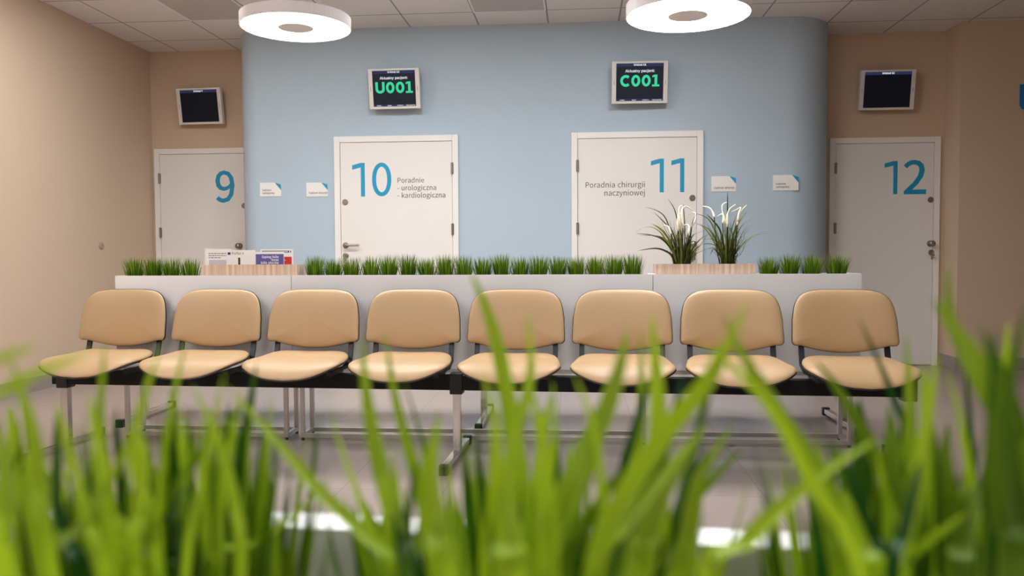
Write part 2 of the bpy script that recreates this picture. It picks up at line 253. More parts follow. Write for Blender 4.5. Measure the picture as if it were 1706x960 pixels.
G_SCREEN = {"A":[480,[[16,0,201,509,276,509,463,0,395,0,287,302,264,372,232,478,245,478,213,371,191,302,85,0],[110,142,110,199,370,199,370,142]]],"k":[381,[[110,137,110,212,121,212,284,379,360,379,184,199,177,199],[53,0,53,509,114,509,114,0],[294,0,148,186,191,229,372,0]]],"t":[227,[[204,379,204,327,6,327,6,379],[65,471,126,471,126,98,128,76,136,61,150,53,170,50,185,51,202,54,213,2,192,-3,168,-4,125,2,92,21,72,52,65,93]]],"u":[410,[[182,-5,146,-1,115,11,89,31,69,59,57,95,53,139,53,379,114,379,114,144,119,105,137,75,164,56,200,50,226,53,249,62,268,77,283,97,293,122,296,153,296,379,357,379,357,0,298,0,298,92,307,92,286,47,257,17,222,0]]],"a":[389,[[160,-9,126,-5,94,5,68,22,48,45,35,73,30,108,34,138,43,161,58,179,78,193,100,203,125,211,178,220,234,227,252,230,265,235,273,243,276,255,276,257,273,279,267,297,256,311,240,322,220,329,196,331,171,329,149,322,132,313,118,301,107,288,100,274,41,291,57,322,79,346,104,364,133,375,163,382,194,384,215,383,239,379,263,372,286,360,306,343,322,320,333,290,337,251,337,0,277,0,277,52,272,52,264,38,252,25,236,12,215,1,190,-6],[170,45,202,49,228,59,248,74,263,93,272,115,276,138,276,190,270,186,259,182,231,176,200,171,175,168,154,164,134,159,117,150,103,139,95,124,92,105,94,87,102,72,114,61,130,52,149,47]]],"l":[189,[[139,-2,101,3,74,20,58,47,53,84,53,509,114,509,114,99,115,77,120,62,130,54,146,52,160,53,170,54,181,3,162,-1]]],"n":[410,[[114,227,114,0,53,0,53,379,112,379,112,287,102,287,124,332,152,362,187,379,227,384,264,380,295,369,321,349,341,321,353,285,357,240,357,0,296,0,296,235,290,275,273,304,246,323,210,329,184,326,161,317,141,303,126,283,117,257]]],"y":[389,[[47,-139,61,-86,71,-87,88,-90,104,-89,118,-84,130,-74,141,-58,151,-36,163,-1,17,379,84,379,165,155,177,121,187,87,206,21,184,21,202,87,224,155,305,379,371,379,204,-58,191,-85,177,-107,159,-124,139,-136,117,-143,91,-145,65,-143]]],"p":[424,[[53,-143,53,379,112,379,112,319,118,319,137,346,152,360,171,373,197,381,229,384,274,378,313,361,345,332,370,293,385,245,390,189,385,133,370,84,346,45,313,16,274,-2,229,-8,198,-5,173,4,153,17,138,31,118,59,114,59,114,-143],[220,47,253,51,279,66,301,88,316,117,325,151,328,189,325,227,316,261,301,290,280,311,253,325,220,330,188,325,161,312,140,291,125,263,116,229,113,189,116,150,125,115,140,86,162,65,188,51]]],"c":[396,[[207,-8,159,-2,117,16,82,46,56,85,40,133,34,187,40,243,56,291,82,330,117,360,159,378,207,384,234,383,260,377,284,368,305,356,324,341,340,322,353,301,362,277,303,262,298,276,290,289,281,301,270,311,257,319,242,325,226,329,207,330,173,325,145,310,124,287,108,258,99,224,96,187,99,151,108,117,124,89,145,66,173,51,207,46,226,48,243,52,258,58,271,66,282,76,292,89,299,102,304,117,363,102,354,78,341,56,325,37,306,21,285,9,261,-1,235,-6]]],"j":[167,[[53,379,114,379,114,-30,111,-63,102,-90,86,-113,65,-129,37,-139,4,-143,-10,-143,-10,-87,2,-87,25,-83,40,-72,50,-54,53,-29],[83,443,67,446,53,455,44,468,41,483,44,499,53,512,67,521,83,524,100,521,114,512,123,499,126,483,123,468,114,455,100,446]]],":":[188,[[95,-4,78,-1,63,9,53,24,50,41,53,59,63,73,78,83,95,87,113,83,128,73,138,59,141,41,138,24,128,9,113,-1],[95,271,78,274,63,284,53,299,50,316,53,334,63,349,78,359,95,362,113,359,128,349,138,334,141,316,138,299,128,284,113,274]]],"G":[520,[[269,-7,205,1,149,25,104,64,69,116,47,179,40,254,47,329,69,393,103,445,149,484,203,508,265,516,304,513,340,504,374,489,403,469,429,445,449,416,465,384,474,349,408,349,399,372,387,393,373,411,356,427,337,439,315,448,291,454,265,456,222,450,183,432,150,404,125,364,109,314,103,254,109,194,125,145,151,105,184,76,224,59,269,53,309,57,345,71,374,93,396,123,410,160,415,202,434,199,283,199,283,256,478,256,478,200,471,141,451,91,419,50,377,19,326,0]]],"b":[424,[[229,-8,198,-5,172,4,153,17,138,31,118,59,112,59,112,0,53,0,53,509,114,509,114,319,118,319,137,346,152,360,171,373,197,381,229,384,274,378,313,361,345,332,370,293,385,245,390,189,385,133,370,84,346,45,313,16,274,-2],[220,47,253,51,279,66,301,88,316,117,325,151,328,189,325,227,316,261,301,290,280,311,253,325,220,330,188,325,161,312,140,291,125,263,116,229,113,189,116,150,125,115,140,86,162,65,188,51]]],"i":[167,[[53,0,53,379,114,379,114,0],[84,443,67,446,54,455,44,468,41,483,44,499,54,512,67,521,84,524,100,521,114,512,123,499,126,483,123,468,114,455,100,446]]],"e":[404,[[212,-8,161,-2,117,16,82,46,56,85,40,132,34,187,39,242,55,290,81,329,115,359,157,378,205,384,236,382,266,374,294,361,319,341,341,315,357,282,368,242,371,194,371,169,75,169,75,221,338,221,310,202,307,237,298,269,283,294,263,314,237,326,205,330,173,326,146,313,125,294,109,270,99,241,96,211,96,178,100,139,110,106,128,80,151,61,179,50,212,46,234,48,254,53,271,61,285,73,297,88,306,105,365,91,353,63,335,39,311,19,283,4,249,-5]]],"0":[453,[[227,-7,174,1,130,24,95,62,69,113,53,178,48,254,53,330,69,395,95,447,130,484,174,508,227,516,279,508,323,484,358,447,384,395,400,330,405,254,400,178,384,113,359,62,323,24,279,1],[227,50,261,56,290,74,313,103,330,144,340,194,344,254,340,314,330,365,313,405,290,435,261,453,227,460,192,453,163,435,140,405,123,365,113,314,109,254,113,194,123,144,140,103,163,74,192,56]]],"1":[453,[[76,0,76,55,391,55,391,0],[276,509,276,0,212,0,212,448,209,448,86,358,86,427,198,509]]],"2":[453,[[64,0,64,47,234,229,282,282,299,305,311,327,318,348,320,371,317,397,308,419,293,436,273,449,250,457,224,460,196,457,172,447,153,433,139,413,130,390,127,362,66,362,71,405,86,442,111,473,143,496,182,511,225,516,268,511,306,497,337,474,361,445,376,411,381,372,378,345,371,318,357,290,336,259,306,223,267,180,153,60,153,57,389,57,389,0]]],"9":[453,[[226,516,271,510,310,494,343,468,368,434,384,393,389,347,385,309,373,270,350,224,315,168,200,0,130,0,301,248,307,248,299,234,287,221,273,210,257,202,238,196,218,195,175,199,137,214,106,237,83,269,68,307,64,352,69,397,85,436,110,469,143,494,182,510],[226,460,199,457,174,446,154,429,138,407,129,381,125,352,129,322,138,295,154,274,174,257,199,247,226,243,254,247,279,257,299,273,314,295,324,321,327,350,324,381,314,407,299,429,279,446,254,457]]],"d":[424,[[195,-8,151,-2,111,16,79,45,55,84,39,133,34,189,39,245,55,293,79,332,112,361,151,378,196,384,228,381,253,373,272,360,287,346,306,319,311,319,311,509,372,509,372,0,313,0,313,59,307,59,287,31,272,17,252,4,227,-5],[205,47,236,51,263,65,284,86,299,115,309,150,312,189,309,229,300,263,284,291,263,312,237,325,205,330,172,325,145,311,124,290,108,261,99,227,96,189,99,151,109,117,124,88,145,66,172,51]]],"z":[380,[[42,0,42,46,254,320,254,323,48,323,48,379,333,379,333,331,126,60,126,56,339,56,339,0]]],"r":[259,[[53,0,53,379,112,379,112,321,115,321,130,347,152,367,181,380,213,385,229,384,243,384,243,322,230,324,207,326,182,323,159,315,140,301,126,284,117,262,114,237,114,0]]],"N":[523,[[60,0,60,509,136,509,343,183,363,151,388,107,414,55,405,54,401,108,399,157,399,195,399,509,463,509,463,0,387,0,202,290,177,331,148,381,108,452,119,454,122,384,124,328,125,291,125,0]]],"m":[610,[[53,0,53,379,112,379,112,295,108,295,118,323,132,346,151,363,172,376,195,384,219,386,257,380,287,361,309,331,321,295,312,295,322,321,337,343,357,361,381,375,407,383,437,386,468,383,497,372,522,354,541,328,553,296,557,255,557,0,496,0,496,254,490,289,473,313,447,326,419,330,395,328,374,320,358,307,345,290,338,270,335,247,335,0,274,0,274,260,269,288,253,311,229,326,199,330,178,328,158,320,140,307,126,289,117,266,114,238,114,0]]],"L":[393,[[60,0,60,509,125,509,125,57,361,57,361,0]]],"s":[365,[[182,-8,145,-5,112,3,84,18,62,38,45,63,36,94,94,107,105,79,124,60,150,49,181,45,217,50,244,62,262,81,268,103,265,121,254,136,237,147,212,155,149,170,104,186,72,208,53,237,47,274,51,305,65,332,87,354,115,370,149,381,187,384,223,381,254,372,279,358,299,339,314,316,324,290,268,277,258,298,243,316,219,328,187,333,156,329,131,317,114,299,109,277,112,258,124,243,144,232,172,223,229,209,275,194,306,171,325,142,331,107,326,75,312,47,290,24,260,6,223,-5]]],"ó":[415,[[207,-8,159,-2,117,16,82,46,56,85,40,133,34,187,40,243,56,291,82,330,117,360,159,378,207,384,256,378,299,360,333,330,359,291,376,243,381,187,376,133,359,85,333,46,299,16,256,-2],[207,46,242,51,270,66,292,89,307,117,316,151,319,187,316,224,307,258,292,287,270,310,242,325,207,330,173,325,145,310,124,287,108,258,99,224,96,187,99,151,108,117,124,89,145,66,173,51],[181,429,228,529,297,529,231,429]]],"w":[567,[[138,0,23,379,87,379,133,214,154,137,175,41,165,41,186,135,206,214,252,379,316,379,362,214,382,136,402,41,391,41,413,135,434,214,480,379,545,379,429,0,368,0,319,172,305,225,291,280,277,338,291,338,277,280,263,225,248,172,199,0]]]}
def text(name, s, size, material, parent, loc, rot=(PI/2, 0, 0), align='LEFT', bold=0, spacing=1.0, sx=1.0, line=1.0, font=None):
    """lettering from the outlines above, as one flat mesh; size is the em, capitals are 0.7 of it"""
    G, k = (G_SCREEN, 1.375e-3) if font == 'screen' else (G_SANS, 2.72e-3)
    cu = bpy.data.curves.new(name, 'CURVE'); cu.dimensions = '2D'; cu.fill_mode = 'BOTH'; cu.extrude = .0004; cu.offset = bold
    for li, row_ in enumerate(s.split('\n')):
        adv = [(G[c][0]*k*spacing if c in G else .28)*size*sx for c in row_]
        x = {'LEFT': 0, 'CENTER': -sum(adv)/2, 'RIGHT': -sum(adv)}[align]
        for c, a in zip(row_, adv):
            for con in (G[c][1] if c in G else []):
                sp = cu.splines.new('POLY'); n = len(con)//2; sp.points.add(n-1); sp.use_cyclic_u = True
                for i in range(n): sp.points[i].co = (x+con[2*i]*k*size*sx, con[2*i+1]*k*size-li*line*size*1.15, 0, 1)
            x += a
    t = bpy.data.objects.new('tmp', cu); C.objects.link(t)
    dg = bpy.context.evaluated_depsgraph_get(); me = bpy.data.meshes.new_from_object(t.evaluated_get(dg))
    bpy.data.objects.remove(t, do_unlink=True); bpy.data.curves.remove(cu)
    me.name = name; me.materials.clear(); me.materials.append(material)
    o = bpy.data.objects.new(name, me); C.objects.link(o); o.location = loc; o.rotation_euler = rot
    if parent: o.parent = parent
    return o
def ticket(name, s, h, material, parent, loc):
    """thick screen lettering: U, C, 0, 1"""
    wdt = {'U': .84, 'C': .84, '0': .78, '1': .64}; gap = .12; tot = sum(wdt[c] for c in s)*h+gap*h*(len(s)-1); x = -tot/2; bm = bmesh.new(); q = .23*h
    for c in s:
        W = wdt[c]*h; a = x+q/2; b = x+W-q/2
        if c == 'U': ribbon(bm, [(a, h), (a, h*.36)]+[((a+b)/2-(b-a)/2*math.cos(t), h*.36-(h*.36-q/2)*math.sin(t)) for t in [PI*k/10 for k in range(1, 10)]]+[(b, h*.36), (b, h)], q, -.0004, .0004)
        if c == 'C': ribbon(bm, [(x+W*.58-(W*.58-q/2)*math.cos(t), h/2+(h/2-q/2)*math.sin(t)) for t in [math.radians(132-k*264/18) for k in range(19)]], q, -.0004, .0004)
        if c == '0': ribbon(bm, [((a+b)/2+(b-a)/2*math.cos(t), h/2+(h/2-q/2)*math.sin(t)) for t in [2*PI*k/24 for k in range(24)]], q*.97, -.0004, .0004, True)
        if c == '1':
            m_ = x+W*.52; ribbon(bm, [(m_, q*.7), (m_, h)], q, -.0004, .0004); box(bm, x, x+W, -.0004, .0004, 0, q*.74)
            prism(bm, [(m_-q/2, h), (x+.02*h, h*.93), (x+.02*h, h*.76), (m_-q/2, h*.83)], -.0004, .0004)
        x += W+gap*h
    o = obj(name, bm, material, parent); o.location = loc; return o
def struct(name, bm, m_, **k):
    o = obj(name, bm, m_, **k); o['kind'] = 'structure'; return o

# ---------------------------------------------------------------- room shell
H = 3.01; DW = 7.68; BW = 7.07; LX = -4.15; RX = 3.285; RY = 7.38; FX = 7.0; FY = -5.0
struct('floor', B(LX, FX, FY, DW, -.1, 0), FLOORM)
struct('ceiling', B(LX, FX, FY, DW, H, H+.1), CEILM)
struct('wall_left', B(LX-.15, LX, FY, DW+.15, -.1, H+.1), BEIGE)
struct('wall_back', B(LX, RX+.1, DW, DW+.15, -.1, H+.1), BEIGE)
struct('wall_right', B(RX, FX, RY, DW, 0, H), BEIGE)
struct('wall_far_right', B(FX, FX+.15, FY, DW, -.1, H+.1), BEIGE)
struct('wall_front', B(LX, FX, FY-.15, FY, -.1, H+.1), OFFW)
# blue middle wall: a box with rounded vertical corners
rl, rr_ = .2, .45; xl, xr = -3.04, 2.19
poly = [(xl, DW-.002)]
for k in range(0, 13): a = PI+k*PI/24; poly.append((xl+rl+rl*math.cos(a), BW+rl+rl*math.sin(a)))
for k in range(0, 25): a = -PI/2+k*PI/48; poly.append((xr-rr_+rr_*math.cos(a), BW+rr_+rr_*math.sin(a)))
poly.append((xr, DW-.002))
bm = bmesh.new(); a = [bm.verts.new((x, y, 0)) for x, y in poly]; b = [bm.verts.new((x, y, H)) for x, y in poly]
for i in range(len(poly)): j = (i+1) % len(poly); bm.faces.new((a[i], a[j], b[j], b[i]))
bm.faces.new(a[::-1]); bm.faces.new(b)
wm = struct('wall_middle', bm, BLUE)
for p in wm.data.polygons: p.use_smooth = abs(p.normal.z) < .5 and len(p.vertices) == 4
wm.modifiers.new('es', 'EDGE_SPLIT').split_angle = math.radians(30)
struct('baseboard_left', B(LX, LX+.012, FY, DW, 0, .11), BASEB)
bm = B(RX, FX, RY-.012, RY, 0, .11); box(bm, RX-.012, RX, RY-.012, DW, 0, .11)
struct('baseboard_right', bm, BASEB)
# baseboard along the blue wall with gaps at the doors
bm = bmesh.new()
for x0, x1 in ((xl+rl, -2.175), (-1.02, -.11), (1.09, xr-rr_)): box(bm, x0, x1, BW-.012, BW, 0, .11)
struct('baseboard_middle', bm, BASEB)

# ---------------------------------------------------------------- doors
def digit(bm, ch, x, z, h, y0, y1, wd):
    """draws one digit with its left edge at x, base at z; returns its advance"""
    if ch == '1':
        ribbon(bm, [(x+.34*h, z), (x+.34*h, z+h)], wd, y0, y1)
        prism(bm, [(x+.34*h-wd/2, z+h), (x+.02*h, z+.93*h), (x+.02*h, z+.80*h), (x+.34*h-wd/2, z+.865*h)], y0, y1)
        return .60*h
    if ch == '0':
        pts = [(x+.31*h+(.29*h-wd/2)*math.cos(t), z+h/2+(h/2-wd/2)*math.copysign(abs(math.sin(t))**.9, math.sin(t))) for t in [2*PI*k/40 for k in range(40)]]
        ribbon(bm, pts, wd, y0, y1, True); return .62*h
def hardware(root, x, z, y, kind, lever=0):
    """kind: rose / knob / lever / key"""
    if kind == 'peephole':
        bm = lathe(bmesh.new(), (x, y, z), (0, -1, 0), [(0, 0), (0, .026), (.006, .026), (.008, .022), (.008, 0)]); o = obj('occupancy_disc', bm, STEEL, root, smooth=False)
    elif kind == 'knob':
        bm = lathe(bmesh.new(), (x, y, z), (0, -1, 0), [(0, 0), (0, .027), (.008, .027), (.01, .012), (.03, .011), (.036, .02), (.046, .027), (.06, .027), (.07, .018), (.073, 0)]); obj('knob', bm, STEEL, root, smooth=True)
    elif kind == 'lever':
        bm = lathe(bmesh.new(), (x, y, z), (0, -1, 0), [(0, 0), (0, .027), (.008, .027), (.01, .01), (.045, .01), (.045, 0)])
        tube(bm, [(x, y-.04, z), (x+lever*.02, y-.045, z), (x+lever*.13, y-.045, z+.002)], .0095)
        obj('lever_handle', bm, STEEL, root, smooth=False)
    elif kind == 'key':
        bm = lathe(bmesh.new(), (x, y, z), (0, -1, 0), [(0, 0), (0, .026), (.008, .026), (.01, .02), (.01, 0)]); lk = obj('lock_rose', bm, STEEL, root)
        bm = B(x-.0015, x+.0015, y-.04, y-.01, z-.004, z+.004)
        cyl(bm, (x-.002, y-.04, z-.006), (x+.002, y-.04, z-.006), .013, 14)
        box(bm, x+.001, x+.016, y-.04, y-.037, z-.05, z-.012); box(bm, x-.014, x-.001, y-.036, y-.033, z-.062, z-.014)
        lathe(bm, (x, y-.045, z-.03), (0, -1, 0), [(0, .016), (.002, .016), (.002, .013), (0, .013), (0, .016)], 16)
        obj('key_bunch', bm, CHROME, lk)
def door(n, x0, x1, Y, label, hinge, cols, hw, num, ntxt, textargs=None):
    root = thing('door_%d' % n, label, 'door', ((x0+x1)/2, Y, 0)); root['kind'] = 'structure'
    wd = (x1-x0)/2; fh = 2.07; fw = .052
    bm = B(-wd, -wd+fw, -.022, 0, 0, fh); box(bm, wd-fw, wd, -.022, 0, 0, fh); box(bm, -wd+fw, wd-fw, -.022, 0, fh-fw, fh)
    obj('door_frame', bm, WHITE, root, bevel=.002)
    lf = B(-wd+fw+.003, wd-fw-.003, -.014, -.001, .006, fh-fw-.003); obj('door_leaf', lf, DOORW, root, bevel=.0015)
    for z in hinge[1]:
        s = -1 if hinge[0] == 'L' else 1
        bm = cyl(bmesh.new(), (s*(wd-fw), -.028, z-.05), (s*(wd-fw), -.028, z+.05), .010, 14); box(bm, s*(wd-fw)-.012, s*(wd-fw)+.012, -.0225, -.018, z-.045, z+.045)
        obj('hinge', bm, STEEL, root)
    ox = (x0+x1)/2
    for kind, px, py, lv in hw:
        p = aty(px, py, Y); hardware(root, p.x-ox, p.z, -.014, kind, lv)
    # number
    px, pyb, pyt = num; p = aty(px, pyb, Y); pt = aty(px, pyt, Y); hgt = pt.z-p.z; x = p.x-ox
    for ch in ntxt:
        if ch in '29':
            text('number_digit', ch, hgt/.71, CYAN, root, (x-.05*hgt, -.0148, p.z+.01*hgt), sx=1.0, bold=.018*hgt); x += .6*hgt
        else:
            bm = bmesh.new(); x += digit(bm, ch, x, p.z, hgt, -.0155, -.0142, .122*hgt); obj('number_digit', bm, CYAN, root)
    if textargs:
        s, px, py, al, sz = textargs; p = aty(px, py, Y)
        text('door_lettering', s, sz, INK, root, (p.x-ox, -.0150, p.z), align=al, line=.92, sx=.97)
    return root
def dx(x, Y): return aty(x, 300, Y).x
HZ = (1.72, .94, .25)
door(1, dx(259, DW), dx(259, DW)+1.0, DW, 'white door number 9 at the left, partly behind the blue wall', ('L', [aty(262, 298, DW).z, aty(264, 388, DW).z, .25]), None,
     [('peephole', 408, 343, 0), ('knob', 401, 410, 0)], (361, 337, 286), '9')
door(2, dx(558, BW), dx(764, BW), BW, 'white door number 10 with urology and cardiology lettering', ('R', [aty(759, 281, BW).z, aty(760, 382, BW).z, .25]), None,
     [('peephole', 576, 337, 0), ('lever', 577, 409, 1), ('key', 577, 426, 0)], (587, 328, 272), '10', ('Poradnie\n- urologiczna\n- kardiologiczna', 662, 305, 'LEFT', .062))
door(3, dx(952, BW), dx(1171, BW), BW, 'white door number 11 with vascular surgery lettering', ('L', [aty(957, 277, BW).z, aty(957, 381, BW).z, .25]), None,
     [('peephole', 1153, 330, 0), ('knob', 1154, 407, 0), ('key', 1154, 424, 0)], (1083, 321, 265), '11', ('Poradnia chirurgii\nnaczyniowej', 1075, 312, 'RIGHT', .066))
door(4, dx(1381, DW), dx(1565, DW), DW, 'white door number 12 at the right, beside the blue wall', ('L', [aty(1382, 281, DW).z, aty(1381, 381, DW).z, .25]), None,
     [('peephole', 1549, 333, 0), ('knob', 1548, 406, 0), ('key', 1550, 421, 0)], (1471, 324, 269), '12')

# ---------------------------------------------------------------- ceiling vents
for i, (cx, cy) in enumerate(((-3.858+.6*1+.3, 6.096+.3), (-3.858+.6*5+.3, 6.096+.3))):
    root = thing('ceiling_vent', ('perforated square ceiling vent near the left wall', 'perforated square ceiling vent between the two ring lamps')[i], 'vent', (cx, cy, H), 0, 'perforated ceiling vents')
    bm = bmesh.new(); e = .296; t = .012
    for a in ((-e, e, -e, -e+t), (-e, e, e-t, e), (-e, -e+t, -e+t, e-t), (e-t, e, -e+t, e-t)): box(bm, *a, -.008, 0)
    obj('vent_frame', bm, LAMPW, root); obj('perforated_plate', B(-e+t, e-t, -e+t, e-t, -.005, 0), PERF, root)

# ---------------------------------------------------------------- ring lamps
def ring_lamp(x, y, z, label, real=True):
    root = thing('ring_lamp', label, 'lamp', (x, y, z), 0, 'round white ring pendant lamps')
    r, ri, h = .305, .098, .062
    obj('lamp_housing', lathe(bmesh.new(), (0, 0, 0), (0, 0, 1), [(.004, r-.006), (0, r-.004), (0, r), (h, r), (h, .02), (h-.004, .02), (h-.004, r-.006), (.004, r-.006)], 72), LAMPW, root, smooth=False)
    obj('diffuser', lathe(bmesh.new(), (0, 0, 0), (0, 0, 1), [(.002, ri), (.002, r-.0062), (.010, r-.0062), (.010, ri), (.002, ri)], 72), GLOW, root)
    obj('added_uplight', lathe(bmesh.new(), (0, 0, h), (0, 0, 1), [(.0005, .11), (.0005, r-.03), (.004, r-.03), (.004, .11), (.0005, .11)], 48), GLOWU, root)  # unseen upward glow added on the housing to light the ceiling
    obj('centre_plate', lathe(bmesh.new(), (0, 0, 0), (0, 0, 1), [(0, 0), (0, ri-.001), (h-.005, ri-.001), (h-.005, 0)], 48), LAMPC, root)
    bm = bmesh.new()
    for k in range(3):
        a = 2*PI*k/3+.5; tube(bm, [(.2*math.cos(a), .2*math.sin(a), h), (0, 0, h+.35)], .0012, 6)
    obj('suspension_wire', bm, CHROME, root)
    bm = tube(bmesh.new(), [(0, 0, h+.34), (0, 0, H-z-.02)], .003, 8); obj('power_cord', bm, LAMPW, root)
    obj('ceiling_cup', lathe(bmesh.new(), (0, 0, H-z), (0, 0, -1), [(0, 0), (0, .05), (.02, .045), (.022, 0)]), LAMPW, root)
l1 = aty(493, 47, 4.52); l2 = aty(1146, 27, 4.15)
ring_lamp(l1.x, l1.y, l1.z, 'round white ring pendant lamp at the left, glowing')
ring_lamp(l2.x, l2.y, l2.z, 'round white ring pendant lamp at the right, glowing')
for (x, y) in ((-1.55, 1.3), (.55, .9), (-1.55, -1.9), (.55, -2.3), (-3.3, 2.4)):  # extra lamps added out of view to raise the room light
    ring_lamp(x, y, 2.28, 'added round white ring pendant lamp, out of view')

# unseen square panels added to brighten the walls, near the doors and further back
for i, (kx, ky) in enumerate(((1, -1), (4, -1), (7, -1), (1, -7), (6, -7))):
    root = thing('added_ceiling_panel', 'added square light panel in the ceiling grid, out of view', 'lamp', (-3.858+.6*kx+.3, 6.096+.6*ky-.3, H), 0, 'added square ceiling light panels')
    bm = bmesh.new(); e = .296; t = .012
    for a in ((-e, e, -e, -e+t), (-e, e, e-t, e), (-e, -e+t, -e+t, e-t), (e-t, e, -e+t, e-t)): box(bm, *a, -.008, 0)
    obj('added_panel_frame', bm, LAMPW, root); obj('added_panel_diffuser', B(-e+t, e-t, -e+t, e-t, -.005, 0), GLOWP, root)

# ---------------------------------------------------------------- monitors
def monitor(c, w_, h_, Y, label, head, num, yaw=0, off=False):
    p = aty(c[0], c[1], Y)
    root = thing('wall_monitor', label, 'monitor', p, 0, 'call screens above the doors'); root.rotation_euler = (math.radians(9), 0, yaw)
    hw, hh = w_/2, h_/2; bz = .036; bt = .017; d = .045
    bm = B(-hw, -hw+bz, -d/2, d/2, -hh, hh); box(bm, hw-bz, hw, -d/2, d/2, -hh, hh); box(bm, -hw+bz, hw-bz, -d/2, d/2, hh-bt, hh); box(bm, -hw+bz, hw-bz, -d/2, d/2, -hh, -hh+bt*1.2)
    box(bm, -hw+bz, hw-bz, 0, d/2, -hh+bt*1.2, hh-bt)
    cs = obj('casing', bm, GREYC, root, bevel=.002)
    for s in (-1, 1): obj('speaker_slot', B(s*(hw-bz/2)-.0015, s*(hw-bz/2)+.0015, -d/2-.0006, -d/2+.001, -.02, .02), SLOT, cs)
    sw = hw-bz; st = hh-bt; sb = -hh+bt*1.2; f = -d/2+.004
    sc = obj('screen', B(-sw, sw, f, f+.004, sb, st), SCROFF if off else SCR, root)
    obj('header_bar', B(-sw, sw, f-.0006, f, st-.026, st), SCRBAR, sc)
    text('header_text', head, .021, SCRW, sc, (0, f-.0012, st-.0195), align='CENTER', bold=.0007, font='screen')
    if num:
        text('caption_text', 'Aktualny pacjent:', .030, SCRW, sc, (0, f-.0012, st-.072), align='CENTER', bold=.0007, sx=1.04, font='screen')
        ticket('ticket_number', num, .096, SCRG, sc, (0, f-.0012, st-.190))
        obj('footer_bar', B(-sw, sw, f-.0006, f, sb, sb+.018), SCRBAR, sc)
        for k, s in enumerate(('Godzina', 'Numer', 'Gabinet nr', 'Lista pacjentów')):
            text('footer_text', s, .0115, SCRW, sc, (-sw+sw*2*(.13, .38, .63, .87)[k], f-.0012, sb+.005), align='CENTER', bold=.0003, font='screen')
    bm = cyl(bmesh.new(), (0, d/2, 0), (0, d/2+.03, 0), .03, 16); box(bm, -.05, .05, d/2, d/2+.008, -.05, .05)
    obj('wall_bracket', bm, BLACK, root)
    return root
monitor((657.5, 148), .445, .338, BW-.10, 'wall monitor showing ticket U001 above door 10', 'Gabinet 10', 'U001', math.radians(-1))
monitor((1065.5, 137.5), .465, .345, BW-.10, 'wall monitor showing ticket C001 above door 11', 'Gabinet 11', 'C001', math.radians(2))
monitor((334, 177), .445, .338, DW-.10, 'dark wall monitor above door 9 on the left beige wall', 'Gabinet 9', None, math.radians(-3), off=True)
monitor((1477, 150), .475, .348, DW-.10, 'dark wall monitor above door 12 on the right beige wall', 'Gabinet 12', None, 0, off=True)

# ---------------------------------------------------------------- door signs
def sign(cx, cy, w_, h_, lines, label):
    p = aty(cx, cy, BW); root = thing('room_sign', label, 'sign', p, 0, 'white room signs with a blue corner')
    a, b = w_/2, h_/2
    obj('sign_plate', prism(bmesh.new(), [(-a, -b), (a, -b), (a, b-.066), (a-.056, b), (-a, b)], -.006, 0), WHITE, root)
    obj('folded_corner', prism(bmesh.new(), [(a-.056, b), (a-.002, b-.018), (a, b-.066)], -.009, -.0062), CYAN, root)
    text('sign_text', lines, .0235, INK, root, (-a+.022, -.0068, -b+(.048 if '\n' in lines else .024)), line=.95, bold=.0002)
Z1 = 'Gabinet\nzabiegowy'; Z2 = 'Gabinet lekarski'
sign(451, 316, .193, .122, Z1, 'room sign reading Gabinet zabiegowy near the blue wall left edge')
sign(528.5, 316, .193, .122, Z2, 'room sign reading Gabinet lekarski just left of door 10')
sign(1205.5, 306.5, .205, .13, Z2, 'room sign reading Gabinet lekarski just right of door 11')
sign(1309, 304.5, .21, .13, Z1, 'room sign reading Gabinet zabiegowy near the blue wall right end')
# blue sign at the right edge of frame
pa, pb = aty(1699, 141, RY), aty(1699, 184, RY)
root = thing('blue_sign', 'blue rounded wall sign at the far right edge', 'sign', (pa.x+.16, RY, (pa.z+pb.z)/2))
hh = (pa.z-pb.z)/2
bm = prism(bmesh.new(), [(-.16, hh), (-.16, -hh*.6), (-.14, -hh*.9), (-.10, -hh), (.16, -hh), (.16, hh)], -.012, 0)
obj('sign_plate', bm, mat('blue_sign', (28, 120, 190), .5), root)
# door stop disc on the left wall
p = atx(168, 410, LX)
tag(obj('door_stop', lathe(bmesh.new(), (LX, p.y, p.z), (1, 0, 0), [(0, 0), (0, .03), (.008, .03), (.016, .024), (.018, 0)]), STOP, smooth=False), 'small round beige door stop on the left wall', 'door stop')

# ---------------------------------------------------------------- bench rows
def outline_pts(fx, n=64): return [fx(2*PI*k/n) for k in range(n)]
def cushion(outline, th, fmap, rings=9, pw=3.2, back=.004):
    """closed pad: outline in (u,v); th dome thickness; fmap(u,v,h)->Vector"""
    bm = bmesh.new(); n = len(outline)
    def ring(t, h): return [bm.verts.new(fmap(u*t, v*t, h)) for u, v in outline]
    ts = [1, .99, .965, .93, .88, .8, .66, .48, .25]
    rs = [ring(.985, 0)]
    for t in ts: rs.append(ring(t, th*(1-t**6)**.5*.75+th*.25*(1-t*t)+th*.12))
    for a, b in zip(rs, rs[1:]):
        for i in range(n): j = (i+1) % n; bm.faces.new((a[i], a[j], b[j], b[i]))
    c = bm.verts.new(fmap(0, 0, th*1.12)); last = rs[-1]
    for i in range(n): bm.faces.new((last[i], last[(i+1) % n], c))
    cc = bm.verts.new(fmap(0, 0, 0)); f0 = rs[0]
    r2 = [bm.verts.new(fmap(u*.5, v*.5, 0)) for u, v in outline]
    for i in range(n):
        j = (i+1) % n; bm.faces.new((f0[j], f0[i], r2[i], r2[j])); bm.faces.new((r2[j], r2[i], cc))
    return bm
def sgnp(v, p): return math.copysign(abs(v)**p, v)
